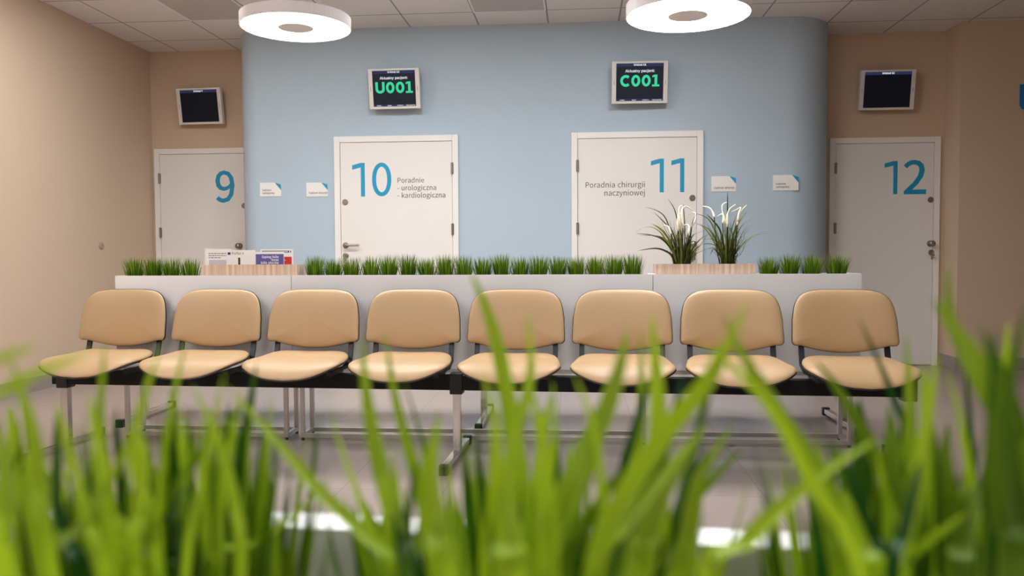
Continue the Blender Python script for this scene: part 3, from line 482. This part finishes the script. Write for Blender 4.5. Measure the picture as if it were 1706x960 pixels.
def back_outline(t):
    c, s = math.cos(t), math.sin(t)
    if s >= 0: u, v = sgnp(c, .44), sgnp(s, .60)
    else: u, v = sgnp(c, .17), sgnp(s, .30)
    x = u*(.236-.020*max(0, v)-.004*(v+1)*(v < 0)); z = v*(.150 if v > 0 else .126)
    if v < 0: z -= .040*max(0, 1-(abs(x)/.19)**2)**1.1*(-v)
    return (x, z)
def seat_outline(t):
    c, s = math.cos(t), math.sin(t)      # s<0 front
    u, v = sgnp(c, .42), sgnp(s, .45)
    if s < 0: u, v = sgnp(c, .56), sgnp(s, .62)
    x = u*(.243+.025*(-v)); y = v*.205
    return (x, y)
def back_shape():
    """outline of the backrest: rounded shoulders, flared sides, bowed lower edge"""
    P = []
    for k in range(37):
        t = PI*k/36; u, v = sgnp(math.cos(t), .44), sgnp(math.sin(t), .52); P.append((u*(.248-.022*v), .150*v))
    rc = .022; zb = -.124; hw = .252
    P += [(-.2495, -.04), (-.2515, -.08)]
    for k in range(6): a = PI+PI/2*k/5; P.append((-hw+rc+rc*math.cos(a), zb+rc+rc*math.sin(a)))
    for k in range(1, 24):
        x = -hw+rc+(2*hw-2*rc)*k/24; q = max(0, 1-(x/.215)**2); P.append((x, zb-.036*q**1.15))
    for k in range(6): a = -PI/2+PI/2*k/5; P.append((hw-rc+rc*math.cos(a), zb+rc+rc*math.sin(a)))
    P += [(.2515, -.08), (.2495, -.04)]
    return P
BO, SO = back_shape(), outline_pts(seat_outline)
TILT = math.radians(12)
def back_map(dy=0, k=1):
    def f(u, v, h):
        y = .175+v*math.sin(TILT)*.9-(h)-.09*u*u*1.2+dy
        y = .185+(v)*.20-h-0.55*u*u+dy
        return Vector((u*k, y, .693+v*k))
    return f
def seat_map(dz=0, k=1):
    def f(u, v, h):
        fr = max(0, (-v-.02)/.185)
        z = .470+h+.018*(u/.26)**2-.052*fr**2.2*(1-.75*(min(1, abs(u)/.262))**2)+.03*max(0, v/.2)**2+dz
        return Vector((u*k, v*k-.075, z))
    return f
def chair_part(root, x):
    ch = bpy.data.objects.new('chair', None); C.objects.link(ch); ch.parent = root; ch.location = (x, 0, 0); ch.empty_display_size = .05
    obj('seat', cushion(SO, .036, seat_map()), LEATHER, ch, smooth=True)
    obj('seat_shell', cushion(SO, -.016, seat_map(-.001, 1.006)), BLACK, ch, smooth=True)
    obj('backrest', cushion(BO, .030, back_map()), LEATHER, ch, smooth=True)
    obj('backrest_shell', cushion(BO, -.014, back_map(.001, 1.012)), BLACK, ch, smooth=True)
    for s in (-1, 1):
        bm = bmesh.new()
        pts = [(s*.204, .165, .60), (s*.204, .145, .53), (s*.204, .125, .475), (s*.20, .06, .445), (s*.18, -.02, .436)]
        for a, b in zip(pts, pts[1:]):
            a, b = Vector(a), Vector(b); w2 = .013; d = (b-a).normalized(); nrm = Vector((0, -d.z, d.y))*.006
            e = a-d*.003; g = b+d*.003
            vs = [bm.verts.new(q+Vector((sx*w2, 0, 0))+nrm*sn) for q in (e, g) for sx in (-1, 1) for sn in (-1, 1)]
            for fc in ((0, 1, 3, 2), (4, 6, 7, 5), (0, 4, 5, 1), (2, 3, 7, 6), (0, 2, 6, 4), (1, 5, 7, 3)): bm.faces.new([vs[i] for i in fc])
        box(bm, s*.18-.014, s*.18+.014, -.13, .05, .421, .443)
        obj('support_bracket', bm, BLACK, ch)
    return ch
def leg_part(root, x, flip=1):
    lg = obj('leg', B(x-.02, x+.02, -.02, .02, .04, .34), CHROME, root, bevel=.003)
    ft = obj('foot', B(x-.0175, x+.0175, -.33, .27, .012, .042), CHROME, lg, bevel=.003)
    for y0, y1 in ((-.36, -.325), (.265, .30)): obj('foot_cap', B(x-.022, x+.022, y0, y1, 0, .048), BLACK, lg, bevel=.004)
    obj('beam_sleeve', B(x-.032, x+.032, -.036, .036, .325, .431), BLACK, lg, bevel=.004)
PITCHX = .5445
def bench(loc, rz, label):
    root = thing('beam_bench', label, 'bench', loc, rz, 'eight-seat waiting benches')
    obj('beam', B(-2.2, 2.2, -.03, .03, .345, .42), BLKMET, root, bevel=.003)
    for x in (-2.14, 0, 2.17): leg_part(root, x)
    for i in range(8): chair_part(root, (i-3.5)*PITCHX+.012)
    return root
def copy_tree(o, parent=None):
    c = o.copy(); C.objects.link(c); c.parent = parent
    if parent: c.matrix_parent_inverse = o.matrix_parent_inverse
    for ch in list(o.children): copy_tree(ch, c)
    return c
front = bench((-.615, 4.06, 0), math.radians(-2.3), 'front row of eight joined beige padded waiting chairs facing the camera')
rear = copy_tree(front); rear.location = (-.58, 4.93, 0); rear.rotation_euler = (0, 0, PI); rear['label'] = 'rear bench row facing away behind the white planter, legs showing'
# bench at the far right edge of the picture: two seats of the same kind
side = thing('beam_bench', 'beige padded waiting seat at the far right edge', 'bench', (3.29, 5.62, 0), -PI/2, 'eight-seat waiting benches')
del side['group']
obj('beam', B(-.02, 1.1, -.03, .03, .345, .42), BLKMET, side, bevel=.003)
for x in (.12, .95): leg_part(side, x)
for x in (0, PITCHX, ): chair_part(side, x)

# ---------------------------------------------------------------- planters
def planter(x0, x1, y0, label, dep=.20, rz=0, top=.918, group='white planter units on silver frames'):
    cx = (x0+x1)/2; hw = (x1-x0)/2
    root = thing('planter_box', label, 'planter', (cx, y0, 0), rz, group)
    hw -= .0015; t = .018; zb = .405
    bm = B(-hw, hw, 0, t, zb, top); box(bm, -hw, hw, dep-t, dep, zb, top); box(bm, -hw, -hw+t, t, dep-t, zb, top); box(bm, hw-t, hw, t, dep-t, zb, top); box(bm, -hw+t, hw-t, t, dep-t, zb, zb+t)
    obj('box_panel', bm, PANEL, root)
    obj('foam_soil', B(-hw+t+.002, hw-t-.002, t+.002, dep-t-.002, zb+t, .80), SOIL, root)
    s = .011; lx = hw-.045; ly0, ly1 = .018, dep-.018
    bm = bmesh.new()
    for y in (ly0, ly1):
        box(bm, -lx-s, lx+s, y-s, y+s, zb-.022, zb); box(bm, -lx-s, lx+s, y-s, y+s, .016, .038)
    for x in (-lx, lx):
        for z0, z1 in ((zb-.022, zb), (.016, .038)): box(bm, x-s, x+s, ly0+s, ly1-s, z0, z1)
    obj('tube_frame', bm, SILVER, root)
    for x in (-lx, lx):
        for y in (ly0, ly1):
            l = obj('leg', B(x-s, x+s, y-s, y+s, .038, zb-.022), SILVER, root)
            obj('glide_foot', cyl(bmesh.new(), (x, y, 0), (x, y, .016), .009, 12), BLACK, l)
    return root
PY = 4.365
pX = [aty(x, 457, PY).x for x in (191, 485, 1088, 1436)]
planter(pX[0], pX[1], PY, 'short white planter unit at the left end of the grass divider')
planter(pX[1], pX[2], PY, 'long white planter unit in the middle of the grass divider')
planter(pX[2], pX[3], PY, 'white planter unit at the right end of the grass divider')
FPY = .118
fore = planter(-1.0, 1.0, FPY, 'white planter in the foreground holding the blurred grass', dep=.205, rz=math.radians(-3.0), group=None)

# wooden boxes on the planter
def wood_box(xa, xb, ztop, label):
    cx = (xa+xb)/2; hw = (xb-xa)/2; root = thing('wooden_box', label, 'box', (cx, PY+.024, 0), 0, 'pale wooden inserts on the planter')
    d = .152; t = .016; z0 = .803
    bm = B(-hw, hw, 0, t, z0, ztop); box(bm, -hw, hw, d-t, d, z0, ztop); box(bm, -hw, -hw+t, t, d-t, z0, ztop); box(bm, hw-t, hw, t, d-t, z0, ztop)
    obj('box_side', bm, WOOD, root); obj('box_bottom', B(-hw+t, hw-t, t, d-t, z0, z0+.01), WOOD, root)
    return root
wl = (aty(331, 450, PY).x, aty(492, 450, PY).x); wr = (aty(1091, 450, PY).x, aty(1261, 450, PY).x)
wood_box(wl[0]+.004, wl[1], aty(400, 441, PY+.024).z, 'pale wooden box holding leaflets on the left planter')
wood_box(wr[0]+.006, wr[1], aty(1176, 440, PY+.024).z, 'pale wooden box holding two tall flowering plants')

# leaflets
def leaflet(xa, xb, ytop, Y, mat_, label, tilt=0, roty=0):
    a, b = aty(xa, ytop, Y), aty(xb, ytop, Y); wd = b.x-a.x; zt = a.z; z0 = .815
    root = thing('leaflet', label, 'leaflet', (a.x, Y, z0), 0, 'leaflets standing in the wooden box'); root.rotation_euler = (tilt, roty, 0)
    obj('sheet', B(0, wd, 0, .002, 0, zt-z0), mat_, root)
    return root, wd, zt-z0
Y0 = PY+.024
r, wd, h = leaflet(341, 384, 415, Y0+.06, PAPER, 'white leaflet with grey text lines, leftmost in the wooden box')
bm = bmesh.new()
for k in range(3):
    x = .022; z = h-.028-.012*k
    while x < (.125, .125, .095)[k]:
        l = .008+.009*((k*7+int(x*1000)) % 5)/4; box(bm, x, min(x+l, .13), -.0006, 0, z, z+.0045); x += l+.003
obj('printed_lines', bm, SLOT, r); obj('printed_picture', B(.024, .13, -.0006, 0, h-.13, h-.062), PALEBL, r)
r, wd, h = leaflet(377, 425, 417, Y0+.045, PAPER, 'white pharmaceutical leaflet with a small navy logo')
obj('logo_block', B(.008, .024, -.0006, 0, h-.026, h-.012), NAVY, r)
text('printed_name', 'Polfarmex', .021, SLOT, r, (.030, -.0006, h-.025))
obj('printed_device', B(.068, .080, -.0006, 0, h-.09, h-.042), DARKPR, r)
r, wd, h = leaflet(425, 473, 420, Y0+.036, PAPER, 'purple leaflet with white lettering in the wooden box')
obj('purple_print', B(.003, wd-.002, -.0006, 0, 0, h-.012), PURPLE, r)
text('printed_title', 'Szpieg bóle\nteraz\nbóle pleców', .019, PAPER, r, (wd-.03, -.0008, h-.034), align='RIGHT', bold=.0003, line=.75)
r, wd, h = leaflet(434, 488, 415.5, Y0+.10, PAPER, 'white leaflet with a dark blue bar, rearmost in the wooden box')
obj('printed_bar', B(.01, wd-.022, -.0006, 0, h-.020, h-.008), NAVY, r); obj('printed_band', B(.014, wd-.028, -.0009, -.0006, h-.017, h-.011), PALEBL, r)
obj('printed_mark', B(wd-.016, wd-.011, -.0006, 0, h-.02, h-.008), DARKPR, r)
r, wd, h = leaflet(466, 487, 424.5, Y0+.07, PAPER, 'red leaflet with a white top edge, rightmost in the wooden box')
obj('red_print', B(.0, wd-.004, -.0006, 0, 0, h-.012), RED, r); obj('printed_line', B(.022, .036, -.0009, -.0006, h-.032, h-.029), PAPER, r)

# ---------------------------------------------------------------- grass
def catmull(P, n=14):
    P = [P[0]*2-P[1]]+P+[P[-1]*2-P[-2]]; out = []; segs = len(P)-3
    for i in range(n+1):
        t = i/n*segs; k = min(int(t), segs-1); t -= k; a, b, c, d = P[k:k+4]
        out.append(.5*((2*b)+(c-a)*t+(2*a-5*b+4*c-d)*t*t+(3*b-a-3*c+d)*t**3))
    return out
def add_blade(bm, lay, pts, wd, side, tint, fold=.25, tipk=1.3):
    n = len(pts)-1; prev = None; side = Vector(side).normalized()
    for i, p in enumerate(pts):
        t = i/n; wv = wd*(.55+.45*min(1, t*3))*(1-t**3.2)**.8 if i < n else 0
        tg = (pts[min(i+1, n)]-pts[max(i-1, 0)]).normalized(); s = (side-tg*side.dot(tg)).normalized(); nn = tg.cross(s)
        if i < n: cur = [bm.verts.new(p-s*wv/2), bm.verts.new(p+nn*wv*fold), bm.verts.new(p+s*wv/2)]
        else: cur = [bm.verts.new(p)]
        for v in cur: v[lay] = tint
        if prev:
            if len(cur) == 3:
                bm.faces.new((prev[0], prev[1], cur[1], cur[0])); bm.faces.new((prev[1], prev[2], cur[2], cur[1]))
            else: bm.faces.new((prev[0], prev[1], cur[0])); bm.faces.new((prev[1], prev[2], cur[0]))
        prev = cur
def new_blades():
    bm = bmesh.new(); bm_l = bm.verts.layers.float.new('tint'); return bm, bm_l
def blades_obj(name, bm, mat_, parent=None):
    me = bpy.data.meshes.new(name); bm.to_mesh(me); bm.free(); me.materials.append(mat_)
    for p in me.polygons: p.use_smooth = True
    o = bpy.data.objects.new(name, me); C.objects.link(o)
    if parent: o.parent = parent
    return o
def fan(bm, lay, rnd, n, r0, hmin, hmax, spread, wmin, wmax, cen=Vector((0, 0, 0)), ymin=None, ymax=None, seg=6, sqx=1.0, sqy=1.0, tlo=0., thi=1.):
    for k in range(n):
        a = rnd.uniform(0, 2*PI); rr = rnd.random()**.7; d = Vector((math.cos(a)*sqx, math.sin(a)*sqy, 0))
        h = rnd.uniform(hmin, hmax); base = cen+d*r0*rr; lean = spread*(.15+.85*rr)*rnd.uniform(.5, 1.2); cu = rnd.uniform(.2, 1.0)
        pts = []
        for i in range(seg+1):
            t = i/seg; off = lean*h*(t*(1-cu)+cu*t*t)
            p = base+d*off+Vector((0, 0, h*(t-.12*cu*lean*t*t)))
            pts.append(p)
        if ymax is not None and pts[-1].y > ymax:
            e = pts[-1].y-ymax; pts = [q-Vector((0, e*(i/seg), 0)) for i, q in enumerate(pts)]
        if ymin is not None and pts[-1].y < ymin:
            e = ymin-pts[-1].y; pts = [q+Vector((0, e*(i/seg), 0)) for i, q in enumerate(pts)]
        sd = Vector((-math.sin(a)+rnd.uniform(-.6, .6), math.cos(a)+rnd.uniform(-.6, .6), 0))
        if sd.length < .1: sd = Vector((1, 0, 0))
        add_blade(bm, lay, pts, rnd.uniform(wmin, wmax), sd, max(0, rnd.uniform(tlo, thi))**1.2)
protos = []
for v in range(4):
    rnd = random.Random(20+v); bm, lay = new_blades()
    fan(bm, lay, rnd, 280, .026, .150, .235, .27, .0036, .0056, ymin=-.066, ymax=.066, sqy=.8, thi=.62)
    o = blades_obj('grass_tuft', bm, GRASS); protos.append(o)
used = set()
def tuft(x, y, z, label, group, k, rz=None, sc=1.0):
    v = k % 4; o = protos[v]
    if v in used: o = o.copy(); C.objects.link(o)
    used.add(v); o.location = (x, y, z); o.rotation_euler = (0, 0, (rz if rz is not None else (k*2.4) % 6.28)); o.scale = (1, 1, sc)
    tag(o, label, 'artificial grass', group); return o
ORD = ['first', 'second', 'third', 'fourth', 'fifth', 'sixth', 'seventh', 'eighth', 'ninth', 'tenth', 'eleventh', 'twelfth', 'thirteenth', 'fourteenth', 'fifteenth', 'sixteenth', 'seventeenth', 'eighteenth', 'nineteenth', 'twentieth']
def row(pxs, where, group, k0):
    rnd = random.Random(k0)
    for i, px in enumerate(pxs):
        p = aty(px, 450, PY+.10); tuft(p.x, PY+.10, .801, 'small artificial grass tuft, %s from the left %s' % (ORD[i], where), group, k0+i, rnd.choice((0, PI))+rnd.uniform(-.25, .25), rnd.uniform(.94, 1.05))
row([225, 256, 287, 317], 'left of the leaflet box', 'grass tufts in the left planter', 0)
row([524+31.2*i for i in range(17)]+[1054], 'between the two wooden boxes', 'grass tufts in the middle planter', 4)
row([1281, 1316, 1352, 1394], 'right of the wooden plant box', 'grass tufts in the right planter', 23)

# foreground tufts ----------------------------------------------------------
FT = [-.113, -.014, .088]; FC = .218
HAND = [  # tuft, depth, width px, tint, side twist, [(x,y) from low to tip]
 (0, .150, 30, .80, .2, [(80, 960), (66, 800), (50, 700), (14, 590)]),
 (0, .130, 26, .95, .1, [(-60, 700), (0, 655), (70, 618), (160, 585)]),
 (0, .120, 30, .95, .1, [(-90, 640), (-20, 605), (70, 572)]),
 (0, .185, 40, .55, .1, [(168, 960), (168, 820), (166, 700), (175, 565)]),
 (0, .170, 22, .95, .2, [(190, 960), (178, 800), (160, 720), (146, 650)]),
 (0, .190, 16, 1., .3, [(95, 960), (104, 850), (112, 770), (121, 700)]),
 (0, .175, 36, .9, .1, [(262, 960), (250, 860), (222, 760), (236, 680), (270, 570)]),
 (0, .200, 34, .75, .2, [(268, 960), (270, 820), (284, 690), (312, 560)]),
 (0, .180, 20, .9, .3, [(400, 960), (392, 840), (362, 730), (318, 638)]),
 (0, .170, 22, .9, .2, [(310, 960), (330, 830), (352, 720), (376, 615)]),
 (0, .235, 27, .05, .1, [(372, 960), (392, 860), (410, 720), (428, 600)]),
 (0, .160, 34, .7, .2, [(70, 985), (140, 870), (200, 770), (252, 610)]),
 (0, .195, 20, .85, .2, [(340, 960), (422, 905), (500, 850), (562, 790)]),
 (0, .150, 36, .7, .1, [(10, 960), (14, 850), (5, 760), (-10, 690)]),
 (0, .210, 30, .3, .1, [(110, 960), (70, 860), (40, 790), (30, 690)]),
 (0, .205, 34, .6, .2, [(300, 960), (300, 860), (318, 780), (330, 700)]),
 (0, .165, 24, .95, .2, [(225, 960), (232, 850), (240, 760), (225, 700)]),
 (0, .190, 24, .25, .2, [(330, 960), (290, 840), (330, 760), (420, 660)]),
 (1, .185, 26, .85, .2, [(690, 985), (625, 905), (530, 815), (462, 735), (375, 640)]),
 (1, .200, 20, 1., .3, [(672, 985), (618, 880), (580, 780), (543, 672)]),
 (1, .190, 34, .65, .1, [(690, 985), (662, 880), (632, 770), (612, 670), (602, 558)]),
 (1, .210, 30, .55, .1, [(735, 985), (716, 880), (690, 780), (660, 670), (640, 548)]),
 (1, .225, 18, .2, .4, [(760, 985), (735, 860), (705, 740), (668, 618)]),
 (1, .165, 46, .75, .1, [(742, 985), (728, 880), (716, 790), (732, 685)]),
 (1, .200, 32, .75, .1, [(872, 985), (868, 820), (850, 690), (830, 580), (808, 508), (781, 448)]),
 (1, .190, 28, .85, .1, [(830, 985), (838, 840), (862, 720), (884, 620), (878, 508)]),
 (1, .170, 28, .95, .2, [(812, 985), (824, 840), (826, 720), (803, 610)]),
 (1, .175, 36, .9, .1, [(916, 985), (910, 840), (902, 730), (884, 640)]),
 (1, .205, 20, .8, .2, [(880, 985), (900, 850), (924, 740), (920, 630)]),
 (1, .180, 42, .65, .1, [(900, 985), (955, 800), (1006, 690), (1030, 620), (1046, 545)]),
 (1, .215, 22, .55, .2, [(1020, 985), (1052, 820), (1068, 680), (1066, 540)]),
 (1, .185, 34, .9, .1, [(1090, 985), (1098, 830), (1096, 700), (1092, 600), (1084, 515)]),
 (1, .175, 20, .95, .2, [(1010, 985), (1005, 840), (988, 710), (955, 618)]),
 (1, .160, 40, .75, .1, [(985, 985), (1040, 830), (1110, 720), (1172, 645), (1206, 585), (1250, 495)]),
 (1, .170, 46, .7, .1, [(1060, 985), (1075, 880), (1120, 790), (1180, 700)]),
 (1, .200, 40, .5, .1, [(930, 985), (945, 870), (975, 790), (1010, 720)]),
 (1, .160, 52, .8, .1, [(850, 985), (848, 900), (840, 830), (850, 760)]),
 (1, .180, 34, .7, .2, [(1130, 985), (1150, 880), (1165, 800), (1225, 700)]),
 (2, .180, 34, .6, .1, [(1450, 985), (1412, 880), (1360, 778), (1300, 690), (1255, 620), (1226, 570), (1200, 515)]),
 (2, .160, 22, .9, .2, [(1440, 985), (1350, 800), (1290, 690), (1230, 620), (1158, 568)]),
 (2, .215, 34, .3, .1, [(1540, 985), (1500, 850), (1446, 735), (1400, 655), (1355, 595)]),
 (2, .235, 20, .0, .2, [(1585, 985), (1555, 810), (1500, 690), (1465, 605), (1428, 525)]),
 (2, .200, 24, .6, .2, [(1520, 985), (1512, 820), (1516, 680), (1508, 550)]),
 (2, .175, 24, 1., .1, [(1500, 985), (1528, 800), (1548, 680), (1562, 585)]),
 (2, .170, 38, .55, .1, [(1706, 985), (1690, 760), (1636, 620), (1590, 550), (1553, 495)]),
 (2, .190, 26, .45, .2, [(1720, 985), (1680, 740), (1612, 600), (1582, 520), (1578, 435)]),
 (2, .170, 34, .2, .2, [(1740, 985), (1700, 740), (1668, 630), (1632, 540)]),
 (2, .160, 44, .15, .1, [(1720, 985), (1690, 800), (1680, 660), (1712, 500)]),
 (2, .190, 22, .9, .2, [(1640, 985), (1620, 820), (1600, 700), (1578, 612)]),
 (2, .170, 30, .8, .2, [(1440, 1000), (1513, 930), (1570, 885), (1616, 852)]),
 (2, .190, 22, .9, .2, [(1488, 985), (1512, 900), (1532, 840), (1545, 770)]),
 (2, .160, 32, .85, .1, [(1180, 985), (1240, 905), (1300, 845), (1380, 780), (1468, 728)]),
 (2, .150, 60, .2, .1, [(1690, 985), (1670, 860), (1655, 740), (1665, 640)]),
 (2, .160, 50, .5, .1, [(1650, 985), (1660, 880), (1700, 780), (1730, 690)]),
 (2, .180, 34, .5, .2, [(1400, 985), (1385, 890), (1360, 830), (1320, 770)]),
 (2, .200, 20, .95, .2, [(1560, 985), (1500, 880), (1470, 800), (1460, 740)]),
 (2, .210, 34, .3, .2, [(1600, 985), (1590, 870), (1575, 780), (1580, 700)]),
]
# middle-length blades leaning out of each tuft: tuft, count, foot from/to, tip from/to (x), tip height from/to (y)
for ti_, n_, fa, fb, ta, tb, ya, yb, sd_ in ((0, 12, 20, 390, -40, 430, 640, 860, 1), (1, 14, 830, 1120, 840, 1270, 590, 800, 2), (1, 6, 620, 720, 600, 720, 740, 860, 5), (2, 16, 1420, 1700, 1380, 1720, 600, 820, 3), (2, 5, 1640, 1720, 1640, 1730, 520, 640, 4)):
    rq = random.Random(sd_*11)
    for k_ in range(n_):
        u_ = (k_+rq.random())/n_; x0_ = fa+(fb-fa)*u_+rq.uniform(-25, 25); x1_ = ta+(tb-ta)*min(1, max(0, u_+rq.uniform(-.18, .18))); y1_ = rq.uniform(ya, yb); b_ = rq.uniform(-14, 14)
        HAND.append((ti_, rq.uniform(.155, .24), rq.uniform(18, 38), rq.choice((0, .1, .3, .55, .8, .95)) if ti_ != 2 else rq.choice((0, .05, .2, .35, .6, .9)), rq.uniform(.1, .3),
                     [(x0_, 985), (x0_*.66+x1_*.34+b_, 985-(985-y1_)*.42), (x0_*.25+x1_*.75+b_*.5, 985-(985-y1_)*.8), (x1_, y1_)]))
def fore_tuft(i, label, x=None):
    rnd = random.Random(300+i); bm, lay = new_blades(); cx = FT[i] if x is None else x
    cen = Vector((0, 0, 0)); org = Vector((cx, FC, .801))
    if x is None:
        for (ti, Y, wpx, tint, tw, pts) in HAND:
            if ti != i: continue
            P = [aty(a, b, Y+.004*k)-org for k, (a, b) in enumerate(pts)]
            root = Vector(((P[0].x)*.35+rnd.uniform(-.006, .006), (P[0].y)*.4, 0))
            mid = root.lerp(P[0], .5)+Vector((0, 0, .01))
            pth = catmull([root, mid]+P, 22)
            sd = Vector((1, rnd.choice((-1, 1))*(tw*1.5+.3), 0))
            add_blade(bm, lay, pth, wpx/1356*Y*1.22, sd, tint)
    r0, ln = ((.025, .12), (.034, .17), (.025, .13))[i] if i < 3 else (.031, .17)
    fan(bm, lay, rnd, (340, 250, 320)[min(i, 2)], r0, .13, (.186, .173, .184)[min(i, 2)], ln, .0048, .0080, ymin=-.062, ymax=.06, seg=8, sqx=1.0, sqy=.9, tlo=-.25, thi=.95)
    o = blades_obj('grass_tuft', bm, GRASS); o.location = org
    tag(o, label, 'artificial grass', 'large blurred grass tufts in the foreground'); return o
fore_tuft(0, 'large blurred foreground grass tuft, at the left')
fore_tuft(1, 'large blurred foreground grass tuft, in the middle')
fore_tuft(2, 'large blurred foreground grass tuft, at the right')
for n_, x in enumerate((-.215, -.318, -.42, .19, .292, .395)): fore_tuft(3+n_, 'blurred foreground grass tuft beyond the %s frame edge' % ('left' if x < 0 else 'right'), x)

# ---------------------------------------------------------------- tall flowering plants
def tall_plant(px, label, leaves, flowers, seed):
    Yp = PY+.10; c = aty(px, 440, Yp); root = thing('flowering_plant', label, 'plant', (c.x, Yp, .8135), 0, 'tall flowering plants in the wooden box')
    rnd = random.Random(seed); org = Vector((c.x, Yp, .8135))
    obj('plant_pot', lathe(bmesh.new(), (0, 0, 0), (0, 0, 1), [(0, 0), (0, .04), (.09, .05), (.09, .044), (.075, .042), (.075, 0)]), BLACK, root)
    bm, lay = new_blades()
    def L(pts, wd, tint, dy):
        P = [aty(a, b, Yp+dy*(k/(len(pts)))**1.3)-org for k, (a, b) in enumerate(pts)]
        r = Vector((P[0].x*.75, rnd.uniform(-.02, .02), .075))
        add_blade(bm, lay, catmull([r]+P, 16), wd, Vector((.8, rnd.uniform(-1, 1), .3)), tint, .15)
    for pts in leaves: L(pts, rnd.uniform(.008, .012), rnd.random(), rnd.uniform(-.12, .12))
    for k in range(110):
        a = rnd.uniform(0, 2*PI); d = Vector((math.cos(a), math.sin(a), 0)); h = rnd.uniform(.16, .36); ln = rnd.uniform(.05, .55)*h*rnd.random()**.4
        pts = [Vector((0, 0, .075))+d*(.035*rnd.random()**.5+0*i)+d*ln*(i/8)**2+Vector((0, 0, h*(i/8)*(1-.18*(ln/h)*(i/8)))) for i in range(9)]
        b0 = pts[0].copy(); 
        add_blade(bm, lay, pts, rnd.uniform(.004, .008), (-d.y+rnd.uniform(-.4, .4), d.x, 0), rnd.random()**1.5, .15)
    blades_obj('long_leaves', bm, LEAF, root)
    for pts in flowers:
        P = [aty(a, b, Yp-.03+.01*k)-org for k, (a, b) in enumerate(pts)]
        pth = catmull(P, 16); n = len(pth)
        rad = [.0065*(1-.55*(i/(n-1)))*(0.6+.4*math.sin(PI*min(1, i/(n-1)*2+.1)/1) if i < n/2 else .8) for i in range(n)]
        fl = obj('cream_flower', tube(bmesh.new(), pth, rad, 8), FLOWER, root, smooth=True)
        p0 = P[0]; obj('flower_stem', tube(bmesh.new(), [Vector((p0.x*.4, p0.y*.4, .075)), Vector((p0.x*.8, p0.y*.8, p0.z*.6)), p0], .0025, 6), LEAF, fl)
lv1 = [[(1122, 425), (1112, 405), (1098, 385), (1078, 378), (1056, 388)], [(1123, 425), (1105, 400), (1085, 392), (1058, 389)], [(1121, 430), (1108, 418), (1090, 414), (1062, 418)],
       [(1128, 425), (1118, 390), (1108, 362), (1092, 350), (1073, 345)], [(1128, 425), (1122, 390), (1108, 372), (1088, 352)], [(1132, 420), (1130, 380), (1124, 350), (1112, 330)],
       [(1126, 425), (1112, 395), (1098, 380), (1086, 373)], [(1140, 420), (1141, 380), (1139, 350), (1138, 338)], [(1150, 425), (1158, 408), (1172, 395), (1192, 387)],
       [(1150, 430), (1162, 412), (1180, 406), (1200, 412)], [(1148, 425), (1152, 395), (1170, 385), (1190, 378)], [(1152, 430), (1166, 420), (1182, 414), (1198, 414)],
       [(1124, 432), (1120, 415), (1102, 395), (1064, 392)], [(1146, 420), (1150, 390), (1156, 365), (1162, 355)]]
fl1 = [[(1136, 388), (1132, 365), (1131, 350), (1134, 343), (1142, 347)], [(1138, 380), (1136, 352), (1142, 344), (1152, 349), (1158, 355)], [(1152, 378), (1158, 366), (1159, 357), (1155, 354), (1147, 357)],
       [(1118, 390), (1114, 379), (1108, 376), (1102, 379), (1098, 385)], [(1147, 392), (1148, 380), (1146, 375), (1140, 375), (1136, 377)], [(1130, 385), (1129, 366), (1131, 357), (1137, 358)]]
lv2 = [[(1205, 425), (1195, 395), (1184, 370), (1172, 360), (1156, 355)], [(1205, 425), (1190, 395), (1178, 380), (1160, 372)], [(1203, 430), (1188, 400), (1172, 378), (1158, 372)],
       [(1210, 420), (1212, 380), (1212, 340), (1212, 318)], [(1222, 425), (1236, 408), (1252, 394), (1292, 387)], [(1222, 428), (1240, 405), (1262, 390), (1280, 385)],
       [(1218, 420), (1228, 390), (1240, 372), (1262, 360)], [(1216, 420), (1224, 385), (1236, 364), (1248, 349)], [(1215, 420), (1218, 385), (1225, 365), (1230, 350)],
       [(1205, 425), (1198, 405), (1182, 398), (1164, 402)], [(1203, 432), (1195, 420), (1188, 415), (1183, 427)], [(1226, 430), (1236, 420), (1243, 400)], [(1207, 420), (1200, 385), (1188, 368), (1176, 356)]]
fl2 = [[(1190, 362), (1188, 355), (1184, 348), (1178, 345), (1171, 344)], [(1212, 378), (1206, 362), (1203, 350), (1204, 341), (1211, 337)], [(1212, 375), (1212, 358), (1216, 348), (1225, 341)],
       [(1204, 372), (1205, 362), (1202, 357), (1195, 361)], [(1228, 375), (1231, 360), (1236, 350), (1244, 342)], [(1229, 368), (1231, 356), (1234, 346), (1228, 349), (1219, 353)]]
tall_plant(1136, 'tall grassy plant with cream curled flowers, left in the wooden box', lv1, fl1, 5)
tall_plant(1212, 'tall grassy plant with cream curled flowers, right in the wooden box', lv2, fl2, 6)
